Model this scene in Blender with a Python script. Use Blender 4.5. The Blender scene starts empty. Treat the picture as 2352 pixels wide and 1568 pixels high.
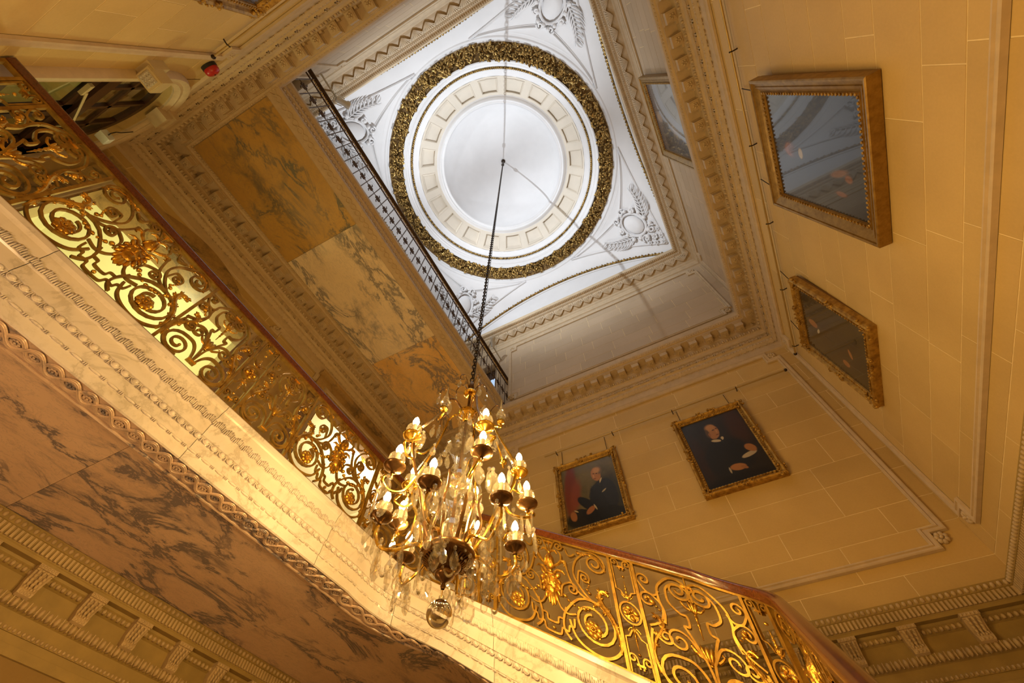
import bpy, math, random
from mathutils import Vector, Matrix
random.seed(7)
sc = bpy.context.scene
C = sc.collection
PI = math.pi
sin, cos = math.sin, math.cos

# ------------------------------------------------------------------ camera, world, lights, exposure
F_PX = 996.0
cam = bpy.data.cameras.new('camera'); cam_o = bpy.data.objects.new('camera', cam); C.objects.link(cam_o)
cam.sensor_width = 36.0; cam.lens = 36.0 * F_PX / 2352.0; cam.clip_start = 0.02; cam.clip_end = 200
cam_o.matrix_world = Matrix(((0.88900657, 0.39017324, 0.23965008, 0),
                             (0.4578651, -0.76340086, -0.45560804, 0),
                             (0.00518302, 0.51476595, -0.85731509, 0), (0, 0, 0, 1)))
sc.camera = cam_o
w = bpy.data.worlds.new('world'); sc.world = w; w.use_nodes = True
w.node_tree.nodes['Background'].inputs[0].default_value = (0.05, 0.045, 0.04, 1)
w.node_tree.nodes['Background'].inputs[1].default_value = 0.3
sc.view_settings.view_transform = 'Standard'; sc.view_settings.look = 'None'
sc.view_settings.gamma = 1.0; sc.view_settings.use_curve_mapping = False
sc.view_settings.exposure = 0.0
sc.cycles.max_bounces = 7; sc.cycles.diffuse_bounces = 3; sc.cycles.glossy_bounces = 4
sc.cycles.transparent_max_bounces = 24; sc.cycles.transmission_bounces = 6
sc.cycles.caustics_reflective = False; sc.cycles.caustics_refractive = False
sc.cycles.sample_clamp_indirect = 4.0

WARM = (1.0, 0.585, 0.155); WARM2 = (1.0, 0.66, 0.33); WHITE = (0.84, 0.92, 1.0)
BULB_W = 15.5
def lamp(name, kind, loc, power, color, radius=0.05, target=None, angle=60, blend=0.3):
    l = bpy.data.lights.new(name, kind); l.energy = power; l.color = color
    l.shadow_soft_size = radius
    o = bpy.data.objects.new(name, l); C.objects.link(o); o.location = loc
    if kind == 'SPOT':
        l.spot_size = math.radians(angle); l.spot_blend = blend
    if target is not None:
        o.rotation_euler = (Vector(target) - Vector(loc)).to_track_quat('-Z', 'Y').to_euler()
    return o
# the two floodlights on the upper cornice that wash the dome, plus added beams
SP1 = (-3.42, -1.32, 10.72); SP2 = (-3.42, 5.34, 10.72)
lamp('dome_floodlight_beam', 'SPOT', SP1, 220, WHITE, 0.03, (-0.6, 3.5, 14.2), 124, 0.6)
lamp('dome_floodlight_beam', 'SPOT', SP1, 1380, WHITE, 0.03, (-1.2, 5.2, 13.9), 74, 0.8)  # extra narrow beam added at this fixture to brighten the far pendentives
lamp('dome_floodlight_beam', 'SPOT', SP2, 1380, WHITE, 0.03, (-1.2, -1.2, 13.9), 74, 0.8)  # matching extra beam, added for the opposite pendentives
lamp('dome_floodlight_beam', 'SPOT', SP2, 220, WHITE, 0.03, (-0.6, 0.5, 14.2), 124, 0.6)
# ceiling lamps of the rooms beyond the gallery doors; unseen hall lamps added as fill
lamp('salon_lamp', 'POINT', (-7.3, 0.3, 4.9), 150, (0.95, 0.92, 0.44), 0.2)
lamp('salon_lamp', 'POINT', (-6.25, 4.75, 6.35), 160, (1.0, 0.80, 0.55), 0.06)
lamp('corridor_lamp', 'POINT', (-4.6, -3.6, 5.2), 30, (1.0, 0.86, 0.40), 0.15)
lamp('hall_fill_lamp', 'POINT', (-5.15, 0.9, -0.6), 16, WARM2, 0.15)  # unseen fill point added low by the wall to light the soffit
lamp('hall_fill_lamp', 'POINT', (-2.3, -1.3, 0.5), 70, WARM2, 0.15)  # unseen fill point added to brighten the left marble edge and soffits
lamp('hall_fill_lamp', 'POINT', (1.3, -0.8, 1.6), 12, WARM, 0.12)  # unseen fill point placed to light the lower right wall
lamp('hall_fill_lamp', 'POINT', (1.55, 2.2, 1.2), 6, WARM, 0.2)

# ------------------------------------------------------------------ main dimensions (camera at the origin)
XR, YE, XL, YB = 2.49, 5.96, -5.46, -1.94
Z0, Z1, Z2, Z3 = 2.43, 7.70, 7.85, 11.60     # first crown, gallery soffit, second crown top, upper cornice top
DX, DY = -1.485, 2.01                        # dome axis
FLOOR = -1.6

# ------------------------------------------------------------------ materials
def newmat(name):
    m = bpy.data.materials.new(name); m.use_nodes = True
    nt = m.node_tree; b = nt.nodes['Principled BSDF']
    return m, nt, b
def N(nt, t, **k):
    n = nt.nodes.new(t)
    for a, v in k.items():
        if a == 'op': n.operation = v
        else: setattr(n, a, v)
    return n
def coords(nt, scale=(1, 1, 1), rot=(0, 0, 0), world=True):
    if world:
        g = N(nt, 'ShaderNodeNewGeometry'); out = g.outputs['Position']
    else:
        g = N(nt, 'ShaderNodeTexCoord'); out = g.outputs['Object']
    mp = N(nt, 'ShaderNodeMapping'); mp.inputs['Scale'].default_value = scale; mp.inputs['Rotation'].default_value = rot
    nt.links.new(out, mp.inputs['Vector'])
    return mp.outputs['Vector']
def noise(nt, vec, scale, detail=4, rough=0.55, dist=0.0):
    n = N(nt, 'ShaderNodeTexNoise'); n.inputs['Scale'].default_value = scale; n.inputs['Detail'].default_value = detail
    n.inputs['Roughness'].default_value = rough; n.inputs['Distortion'].default_value = dist
    nt.links.new(vec, n.inputs['Vector']); return n
def ramp(nt, fac, stops):
    r = N(nt, 'ShaderNodeValToRGB'); e = r.color_ramp.elements
    while len(e) < len(stops): e.new(0.5)
    for i, (p, c) in enumerate(stops):
        e[i].position = p; e[i].color = (*c, 1) if len(c) == 3 else c
    nt.links.new(fac, r.inputs['Fac']); return r.outputs['Color']
def mixc(nt, fac, a, b, mode='MIX'):
    m = N(nt, 'ShaderNodeMix'); m.data_type = 'RGBA'; m.blend_type = mode
    for s, v in ((0, fac), (6, a), (7, b)):
        if hasattr(v, 'links') or hasattr(v, 'is_linked'): nt.links.new(v, m.inputs[s])
        else: m.inputs[s].default_value = v if s == 0 else ((*v, 1) if len(v) == 3 else v)
    return m.outputs[2]
def bump(nt, b, h, strength=0.3, dist=0.01):
    n = N(nt, 'ShaderNodeBump'); n.inputs['Strength'].default_value = strength; n.inputs['Distance'].default_value = dist
    nt.links.new(h, n.inputs['Height']); nt.links.new(n.outputs['Normal'], b.inputs['Normal'])
def simple(name, col, rough=0.6, metal=0.0, var=0.12, scale=8.0, bmp=0.0, bscale=60.0, spec=0.5, coat=0.0):
    m, nt, b = newmat(name)
    v = coords(nt)
    n = noise(nt, v, scale, 3)
    c2 = tuple(x * (1 - var) for x in col); c1 = tuple(min(1, x * (1 + var)) for x in col)
    nt.links.new(ramp(nt, n.outputs['Fac'], [(0.3, c2), (0.7, c1)]), b.inputs['Base Color'])
    b.inputs['Roughness'].default_value = rough; b.inputs['Metallic'].default_value = metal
    b.inputs['Specular IOR Level'].default_value = spec
    b.inputs['Coat Weight'].default_value = coat
    if bmp: bump(nt, b, noise(nt, v, bscale, 3).outputs['Fac'], bmp, 0.01)
    return m
def stone_mat(name, base, stain, seed=0.0):
    m, nt, b = newmat(name)
    v = coords(nt)
    oi = N(nt, 'ShaderNodeObjectInfo')
    n1 = noise(nt, v, 1.3, 5, 0.6); n2 = noise(nt, v, 45.0, 3); n3 = noise(nt, v, 0.55, 3)
    c = ramp(nt, n1.outputs['Fac'], [(0.3, stain), (0.62, base)])
    hi = tuple(min(1, x * 1.12) for x in base); lo = tuple(x * 0.86 for x in base)
    per = ramp(nt, oi.outputs['Random'], [(0.0, lo), (1.0, hi)])
    c = mixc(nt, 0.5, c, per)
    c = mixc(nt, 0.18, c, ramp(nt, n2.outputs['Fac'], [(0.3, lo), (0.7, hi)]))
    nt.links.new(c, b.inputs['Base Color'])
    b.inputs['Roughness'].default_value = 0.62
    bump(nt, b, n2.outputs['Fac'], 0.10, 0.004)
    return m
def marble(name, base, base2, vein, vscale=0.9, amount=0.5, rough=0.22, sc_=(1, 1, 1), rot=(0, 0, 0), fine=0.35):
    m, nt, b = newmat(name)
    oi = N(nt, 'ShaderNodeObjectInfo')
    v0 = coords(nt, sc_, rot)
    add = N(nt, 'ShaderNodeVectorMath'); add.operation = 'MULTIPLY_ADD'
    add.inputs[1].default_value = (37, 23, 11); 
    nt.links.new(oi.outputs['Random'], add.inputs[0]); nt.links.new(v0, add.inputs[2])
    v = add.outputs[0]
    big = noise(nt, v, vscale, 4, 0.55, 0.6)
    body = ramp(nt, big.outputs['Fac'], [(0.32, base2), (0.6, base)])
    # long veins: |noise-0.5| ridges masked by a broad noise
    wv = noise(nt, v, vscale * 1.5, 9, 0.66, 0.5)
    ab = N(nt, 'ShaderNodeMath', op='SUBTRACT'); nt.links.new(wv.outputs['Fac'], ab.inputs[0]); ab.inputs[1].default_value = 0.5
    ab2 = N(nt, 'ShaderNodeMath', op='ABSOLUTE'); nt.links.new(ab.outputs[0], ab2.inputs[0])
    ridge = ramp(nt, ab2.outputs[0], [(0.0, (1, 1, 1)), (0.010, (0.8, 0.8, 0.8)), (0.022, (0.25, 0.25, 0.25)), (0.055, (0, 0, 0))])
    msk = noise(nt, v, vscale * 0.8, 3, 0.5, 0.3)
    mk = ramp(nt, msk.outputs['Fac'], [(0.36, (0, 0, 0)), (0.52, (1, 1, 1))])
    mu = N(nt, 'ShaderNodeMath', op='MULTIPLY'); nt.links.new(ridge, mu.inputs[0]); nt.links.new(mk, mu.inputs[1])
    mu2 = N(nt, 'ShaderNodeMath', op='MULTIPLY'); nt.links.new(mu.outputs[0], mu2.inputs[0]); mu2.inputs[1].default_value = amount * 1.6
    mu2.use_clamp = True
    c = mixc(nt, mu2.outputs[0], body, vein)
    # cloudy grey breccia
    cl = noise(nt, v, vscale * 3.2, 9, 0.74, 0.3)
    clm = ramp(nt, cl.outputs['Fac'], [(0.46, (0, 0, 0)), (0.60, (1, 1, 1))])
    mk2 = ramp(nt, noise(nt, v, vscale * 1.6, 5, 0.6, 0.5).outputs['Fac'], [(0.53, (0, 0, 0)), (0.64, (1, 1, 1))])
    mu3 = N(nt, 'ShaderNodeMath', op='MULTIPLY'); nt.links.new(clm, mu3.inputs[0]); nt.links.new(mk2, mu3.inputs[1])
    mu4 = N(nt, 'ShaderNodeMath', op='MULTIPLY'); nt.links.new(mu3.outputs[0], mu4.inputs[0]); mu4.inputs[1].default_value = amount
    c = mixc(nt, mu4.outputs[0], c, vein)
    fn = noise(nt, v, 9.0, 6, 0.7, 1.0)
    fa = N(nt, 'ShaderNodeMath', op='SUBTRACT'); nt.links.new(fn.outputs['Fac'], fa.inputs[0]); fa.inputs[1].default_value = 0.5
    fb = N(nt, 'ShaderNodeMath', op='ABSOLUTE'); nt.links.new(fa.outputs[0], fb.inputs[0])
    fr = ramp(nt, fb.outputs[0], [(0.0, (fine, fine, fine)), (0.02, (0, 0, 0))])
    c = mixc(nt, fr, c, vein)
    nt.links.new(c, b.inputs['Base Color'])
    b.inputs['Roughness'].default_value = rough
    return m
def gold_mat(name, hi, lo, rough=0.34, metal=0.85, bmp=0.5, bscale=90):
    m, nt, b = newmat(name)
    v = coords(nt)
    n = noise(nt, v, 14.0, 4, 0.6)
    nt.links.new(ramp(nt, n.outputs['Fac'], [(0.35, lo), (0.62, hi)]), b.inputs['Base Color'])
    b.inputs['Metallic'].default_value = metal; b.inputs['Roughness'].default_value = rough
    if bmp: bump(nt, b, noise(nt, v, bscale, 3).outputs['Fac'], bmp, 0.006)
    return m
M = {}
M['stone'] = stone_mat('limestone_block', (0.65, 0.455, 0.18), (0.50, 0.33, 0.115))
M['stone_upper'] = stone_mat('greyed_limestone_block', (0.60, 0.46, 0.31), (0.48, 0.36, 0.225))
M['mortar'] = simple('pale_mortar', (0.86, 0.70, 0.40), 0.8)
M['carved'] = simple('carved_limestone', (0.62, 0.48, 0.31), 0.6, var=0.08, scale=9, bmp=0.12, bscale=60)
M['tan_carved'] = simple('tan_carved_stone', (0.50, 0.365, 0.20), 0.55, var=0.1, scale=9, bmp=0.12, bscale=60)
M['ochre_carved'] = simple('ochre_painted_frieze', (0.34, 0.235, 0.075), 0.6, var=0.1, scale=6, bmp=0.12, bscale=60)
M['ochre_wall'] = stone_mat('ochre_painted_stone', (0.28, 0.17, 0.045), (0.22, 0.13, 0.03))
M['plaster'] = simple('white_plaster', (0.80, 0.785, 0.785), 0.55, var=0.03, scale=2)
M['plaster_warm'] = simple('cream_plaster', (0.72, 0.64, 0.53), 0.55, var=0.04, scale=2)
M['vanilla'] = simple('cream_plaster_ceiling', (0.82, 0.79, 0.52), 0.7, var=0.04, scale=1)
M['stringer'] = marble('white_veined_marble', (0.80, 0.74, 0.74), (0.76, 0.68, 0.62), (0.42, 0.38, 0.34), 1.1, 0.34, 0.2, fine=0.03)
M['pink'] = marble('pinkish_brown_marble', (0.76, 0.57, 0.45), (0.68, 0.49, 0.38), (0.22, 0.19, 0.22), 1.0, 0.85, 0.24, (1.3, 0.55, 1), (0, 0, 0.35))
M['ochre'] = marble('ochre_marble', (0.66, 0.41, 0.12), (0.56, 0.34, 0.10), (0.20, 0.18, 0.13), 1.0, 0.8, 0.16, (1, 0.6, 1), (0, 0, 0.6), 0.3)
M['cream_marble'] = marble('cream_grey_marble', (0.95, 0.80, 0.58), (0.90, 0.74, 0.50), (0.36, 0.32, 0.28), 1.0, 0.95, 0.07, (1.2, 0.5, 1), (0, 0, 0.25))
M['orange'] = marble('orange_marble', (0.92, 0.62, 0.27), (0.86, 0.54, 0.20), (0.36, 0.29, 0.24), 1.0, 0.8, 0.07, (1, 0.6, 1), (0, 0, -0.4))
M['door_marble'] = marble('dark_veined_ochre_marble', (0.50, 0.32, 0.12), (0.42, 0.26, 0.10), (0.10, 0.07, 0.04), 0.9, 0.5, 0.3, (1, 1, 1), (0, 0, 0.2))
M['gold'] = gold_mat('gilded_iron', (0.46, 0.265, 0.04), (0.27, 0.14, 0.02), 0.42, 0.65, 0.15, 40)
M['gilt'] = gold_mat('gilded_bronze', (0.82, 0.47, 0.07), (0.34, 0.16, 0.02), 0.30, 0.8, 0.6, 70)
M['wreath_gold'] = gold_mat('gilded_plaster', (0.50, 0.32, 0.10), (0.10, 0.055, 0.015), 0.30, 0.8, 0.8, 45)
M['wreath_dark'] = simple('dark_gilding', (0.20, 0.12, 0.04), 0.5, 0.4, 0.3, 20)
M['frame_gold'] = gold_mat('antique_gilt_wood', (0.56, 0.34, 0.07), (0.28, 0.15, 0.03), 0.38, 0.65, 0.9, 120)
M['frame_plain'] = gold_mat('smooth_gilt_wood', (0.36, 0.215, 0.05), (0.24, 0.135, 0.028), 0.36, 0.6, 0.1, 60)
M['frame_side'] = simple('brown_frame_side', (0.20, 0.10, 0.03), 0.5, var=0.2)
M['brass'] = gold_mat('polished_brass', (0.92, 0.62, 0.12), (0.80, 0.50, 0.08), 0.16, 1.0, 0.0)
M['bronze'] = simple('dark_bronze', (0.20, 0.11, 0.045), 0.24, 0.85, 0.3, 20)
M['rail_bronze'] = simple('dark_bronze_railing', (0.10, 0.06, 0.035), 0.5, 0.6, 0.3, 20)
M['iron'] = simple('black_iron', (0.05, 0.035, 0.025), 0.45, 0.8, 0.2)
M['black'] = simple('black_metal', (0.02, 0.018, 0.016), 0.5, 0.2)
M['candle'] = simple('ivory_candle_sleeve', (0.86, 0.80, 0.62), 0.5, var=0.03)
M['white_plastic'] = simple('white_plastic', (0.72, 0.70, 0.64), 0.45, var=0.03)
M['tan_plastic'] = simple('cream_painted_metal', (0.62, 0.50, 0.28), 0.45, var=0.05)
M['red'] = simple('red_plastic', (0.45, 0.02, 0.02), 0.3, var=0.1)
M['floor'] = simple('stone_floor', (0.35, 0.28, 0.20), 0.4, var=0.15, scale=2)
M['blind'] = simple('pale_blue_glass', (0.35, 0.5, 0.65), 0.3, var=0.05)
def wood_mat():
    m, nt, b = newmat('polished_mahogany')
    v = coords(nt, (1, 1, 1))
    n = noise(nt, v, 30, 6, 0.65, 2.0)
    nt.links.new(ramp(nt, n.outputs['Fac'], [(0.3, (0.055, 0.012, 0.004)), (0.7, (0.17, 0.045, 0.012))]), b.inputs['Base Color'])
    b.inputs['Roughness'].default_value = 0.25; b.inputs['Coat Weight'].default_value = 0.5
    b.inputs['Coat Roughness'].default_value = 0.12
    return m
M['wood'] = wood_mat()
M['dark_wood'] = simple('dark_door_wood', (0.055, 0.022, 0.010), 0.35, var=0.3)
def crystal_mat(name, tint, gloss, haze=0.0):
    m = bpy.data.materials.new(name); m.use_nodes = True; nt = m.node_tree
    for n in list(nt.nodes): nt.nodes.remove(n)
    out = N(nt, 'ShaderNodeOutputMaterial'); mx = N(nt, 'ShaderNodeMixShader')
    tr = N(nt, 'ShaderNodeBsdfTransparent'); tr.inputs[0].default_value = (*tint, 1)
    gl = N(nt, 'ShaderNodeBsdfGlossy'); gl.inputs['Roughness'].default_value = 0.06
    fr = N(nt, 'ShaderNodeFresnel'); fr.inputs[0].default_value = 1.6
    mt = N(nt, 'ShaderNodeMath', op='MULTIPLY_ADD'); nt.links.new(fr.outputs[0], mt.inputs[0])
    mt.inputs[1].default_value = 0.5; mt.inputs[2].default_value = gloss; mt.use_clamp = True
    tl = N(nt, 'ShaderNodeBsdfTranslucent'); tl.inputs[0].default_value = (1, 0.97, 0.9, 1); m2 = N(nt, 'ShaderNodeMixShader'); m2.inputs[0].default_value = haze
    nt.links.new(tr.outputs[0], m2.inputs[1]); nt.links.new(tl.outputs[0], m2.inputs[2])
    nt.links.new(mt.outputs[0], mx.inputs[0]); nt.links.new(m2.outputs[0], mx.inputs[1]); nt.links.new(gl.outputs[0], mx.inputs[2])
    nt.links.new(mx.outputs[0], out.inputs[0]); return m
M['crystal'] = crystal_mat('cut_crystal', (0.99, 0.98, 0.95), 0.02, 0.055)
M['clear_glass'] = crystal_mat('thin_clear_glass', (0.99, 0.98, 0.96), 0.03, 0.03)
def glass_mat():
    m, nt, b = newmat('solid_clear_glass')
    b.inputs['Transmission Weight'].default_value = 1.0; b.inputs['Roughness'].default_value = 0.0
    b.inputs['IOR'].default_value = 1.48; b.inputs['Base Color'].default_value = (0.97, 0.97, 0.97, 1)
    return m
M['glass'] = glass_mat()
M['pane'] = crystal_mat('window_glass', (0.75, 0.74, 0.55), 0.03)
def emit_mat(name, col, strength, see=0.5):
    m = bpy.data.materials.new(name); m.use_nodes = True; nt = m.node_tree
    for n in list(nt.nodes): nt.nodes.remove(n)
    out = N(nt, 'ShaderNodeOutputMaterial'); ad = N(nt, 'ShaderNodeAddShader')
    em = N(nt, 'ShaderNodeEmission'); em.inputs[0].default_value = (*col, 1); em.inputs[1].default_value = strength
    tr = N(nt, 'ShaderNodeBsdfTransparent')
    nt.links.new(em.outputs[0], ad.inputs[0]); nt.links.new(tr.outputs[0], ad.inputs[1]); nt.links.new(ad.outputs[0], out.inputs[0])
    return m
M['bulb'] = emit_mat('lit_bulb_glass', (1.0, 0.78, 0.42), 38.0)
M['led'] = simple('lamp_lens', (0.55, 0.5, 0.42), 0.2, var=0.3, scale=60)

# ------------------------------------------------------------------ mesh helper
class MB:
    def __init__(s): s.v = []; s.f = []
    def add(s, vs, fs):
        k = len(s.v); s.v += [tuple(p) for p in vs]; s.f += [tuple(i + k for i in f) for f in fs]; return s
    def quad(s, a, b, c, d): return s.add([a, b, c, d], [(0, 1, 2, 3)])
    def box(s, lo, hi):
        x0, y0, z0 = lo; x1, y1, z1 = hi
        return s.add([(x0, y0, z0), (x1, y0, z0), (x1, y1, z0), (x0, y1, z0), (x0, y0, z1), (x1, y0, z1), (x1, y1, z1), (x0, y1, z1)],
                     [(0, 3, 2, 1), (4, 5, 6, 7), (0, 1, 5, 4), (1, 2, 6, 5), (2, 3, 7, 6), (3, 0, 4, 7)])
    def fbox(s, f, lo, hi, taper=1.0):      # box mapped by the function f(a, b, c)
        (x0, y0, z0), (x1, y1, z1) = lo, hi
        cx, cy = (x0 + x1) / 2, (y0 + y1) / 2; hx, hy = (x1 - x0) / 2 * taper, (y1 - y0) / 2 * taper
        P = [(x0, y0, z0), (x1, y0, z0), (x1, y1, z0), (x0, y1, z0), (cx - hx, cy - hy, z1), (cx + hx, cy - hy, z1), (cx + hx, cy + hy, z1), (cx - hx, cy + hy, z1)]
        return s.add([f(*p) for p in P], [(0, 3, 2, 1), (4, 5, 6, 7), (0, 1, 5, 4), (1, 2, 6, 5), (2, 3, 7, 6), (3, 0, 4, 7)])
    def tube(s, pts, r, n=6, closed=False, rads=None, cap=True):
        pts = [Vector(p) for p in pts]; m = len(pts); vs = []; up = None
        for i, p in enumerate(pts):
            if closed: t = pts[(i + 1) % m] - pts[i - 1]
            else: t = pts[min(i + 1, m - 1)] - pts[max(i - 1, 0)]
            if t.length < 1e-9: t = Vector((0, 0, 1))
            t.normalize()
            if up is None: up = Vector((0, 0, 1)) if abs(t.z) < 0.9 else Vector((1, 0, 0))
            a = (up - t * up.dot(t))
            if a.length < 1e-6: a = t.orthogonal()
            a.normalize(); up = a; b = t.cross(a); rr = rads[i] if rads else r
            for k in range(n):
                q = 2 * PI * k / n; vs.append(p + (a * cos(q) + b * sin(q)) * rr)
        fs = []
        for i in range(m if closed else m - 1):
            for k in range(n):
                fs.append((i * n + k, i * n + (k + 1) % n, ((i + 1) % m) * n + (k + 1) % n, ((i + 1) % m) * n + k))
        if cap and not closed: fs += [tuple(range(n))[::-1], tuple((m - 1) * n + k for k in range(n))]
        return s.add(vs, fs)
    def lathe(s, prof, n=16, f=None, a0=0.0, a1=2 * PI):
        f = f or (lambda x, y, z: (x, y, z)); full = abs(a1 - a0 - 2 * PI) < 1e-6; m = n if full else n + 1
        vs = []
        for (r, z) in prof:
            for k in range(m):
                a = a0 + (a1 - a0) * k / n; vs.append(f(r * cos(a), r * sin(a), z))
        fs = []
        for i in range(len(prof) - 1):
            for k in range(n):
                k2 = (k + 1) % m if full else k + 1
                fs.append((i * m + k, i * m + k2, (i + 1) * m + k2, (i + 1) * m + k))
        return s.add(vs, fs)
    def ell(s, c, r, n=7, m=4, f=None, rot=None):
        f = f or (lambda x, y, z: (x, y, z)); vs = []; fs = []
        for i in range(1, m):
            p = PI * i / m
            for k in range(n):
                q = 2 * PI * k / n; w_ = Vector((r[0] * sin(p) * cos(q), r[1] * sin(p) * sin(q), r[2] * cos(p)))
                if rot is not None: w_ = rot @ w_
                vs.append(f(c[0] + w_.x, c[1] + w_.y, c[2] + w_.z))
        for sgn in (1, -1):
            w_ = Vector((0, 0, sgn * r[2]))
            if rot is not None: w_ = rot @ w_
            vs.append(f(c[0] + w_.x, c[1] + w_.y, c[2] + w_.z))
        T = (m - 1) * n
        for i in range(m - 2):
            for k in range(n): fs.append((i * n + k, i * n + (k + 1) % n, (i + 1) * n + (k + 1) % n, (i + 1) * n + k))
        for k in range(n):
            fs.append((T, (k + 1) % n, k)); fs.append((T + 1, (m - 2) * n + k, (m - 2) * n + (k + 1) % n))
        return s.add(vs, fs)
    def mesh(s, name, mat, smooth=False):
        me = bpy.data.meshes.new(name); me.from_pydata(s.v, [], s.f); me.update()
        if smooth:
            me.polygons.foreach_set('use_smooth', [True] * len(me.polygons))
            me.set_sharp_from_angle(angle=math.radians(50))
        me.materials.append(M[mat] if isinstance(mat, str) else mat); return me
    def build(s, name, mat, parent=None, smooth=False, kind=None):
        return put(name, s.mesh(name, mat, smooth), parent, kind=kind)
def put(name, me, parent=None, loc=None, rot=None, scale=None, kind=None):
    o = bpy.data.objects.new(name, me); C.objects.link(o)
    if parent is not None: o.parent = parent
    if loc is not None: o.location = loc
    if rot is not None: o.rotation_euler = rot
    if scale is not None: o.scale = scale
    if kind: o['kind'] = kind
    return o
def thing(name, label, cat, loc=(0, 0, 0), group=None):
    o = bpy.data.objects.new(name, None); C.objects.link(o); o.location = loc; o.empty_display_size = 0.1
    o['label'] = label; o['category'] = cat
    if group: o['group'] = group
    return o
def struct(name, label=None, cat=None):
    o = bpy.data.objects.new(name, None); C.objects.link(o); o['kind'] = 'structure'
    if label: o['label'] = label; o['category'] = cat or 'trim'
    return o
def tag(o, label, cat, kind=None, group=None):
    o['label'] = label; o['category'] = cat
    if kind: o['kind'] = kind
    if group: o['group'] = group
    return o

# ------------------------------------------------------------------ wall frames: f(u, z, h) -> world, u along the wall, h out of the wall into the room
WF = {'right': lambda u, z, h: (XR - h, u, z), 'left': lambda u, z, h: (XL + h, u, z),
      'end': lambda u, z, h: (u, YE - h, z), 'back': lambda u, z, h: (u, YB + h, z)}
WR = {'right': (YB, YE), 'left': (YB, YE), 'end': (XL, XR), 'back': (XL, XR)}

def rect_ring(prof, inset=0.0, closed=True):
    """sweep a profile [(projection, z)] round the four walls with mitred corners"""
    mb = MB(); vs = []
    for p, z in prof:
        p += inset
        vs += [(XL + p, YB + p, z), (XR - p, YB + p, z), (XR - p, YE - p, z), (XL + p, YE - p, z)]
    fs = []
    for i in range(len(prof) - 1):
        for k in range(4): fs.append((i * 4 + k, i * 4 + (k + 1) % 4, (i + 1) * 4 + (k + 1) % 4, (i + 1) * 4 + k))
    mb.add(vs, fs); return mb
def along_walls(p, spacing, sides=('right', 'end', 'left', 'back'), margin=0.0):
    """yields (side, u, f) equally spaced along the walls at projection p"""
    for s_ in sides:
        a, b = WR[s_]; a += p + margin; b -= p + margin
        n = max(1, round((b - a) / spacing)); d = (b - a) / n
        for k in range(n): yield s_, a + d * (k + 0.5), d
def path_moulding(mb, pts, prof, f, closed=True):
    """mitred moulding: pts in the wall plane, prof [(in-plane offset, height)]"""
    n = len(pts); rings = []
    for i, (x, y) in enumerate(pts):
        def dirv(a, b):
            dx, dy = b[0] - a[0], b[1] - a[1]; l = math.hypot(dx, dy) or 1; return dx / l, dy / l
        if closed or 0 < i < n - 1:
            d1 = dirv(pts[i - 1], pts[i]); d2 = dirv(pts[i], pts[(i + 1) % n])
        elif i == 0: d1 = d2 = dirv(pts[0], pts[1])
        else: d1 = d2 = dirv(pts[-2], pts[-1])
        n1 = (-d1[1], d1[0]); n2 = (-d2[1], d2[0]); bx, by = n1[0] + n2[0], n1[1] + n2[1]; l2 = bx * bx + by * by
        k = 2.0 / l2 if l2 > 1e-6 else 1
        rings.append([f(x + bx * k * o, y + by * k * o, h) for o, h in prof])
    m = len(prof); vs = [p for r in rings for p in r]; fs = []
    for i in range(n if closed else n - 1):
        for k in range(m - 1):
            a, b = i * m, ((i + 1) % n) * m
            fs.append((a + k, a + k + 1, b + k + 1, b + k))
    if not closed: fs += [tuple(range(m)), tuple(range((n - 1) * m, n * m))[::-1]]
    mb.add(vs, fs); return mb

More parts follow.
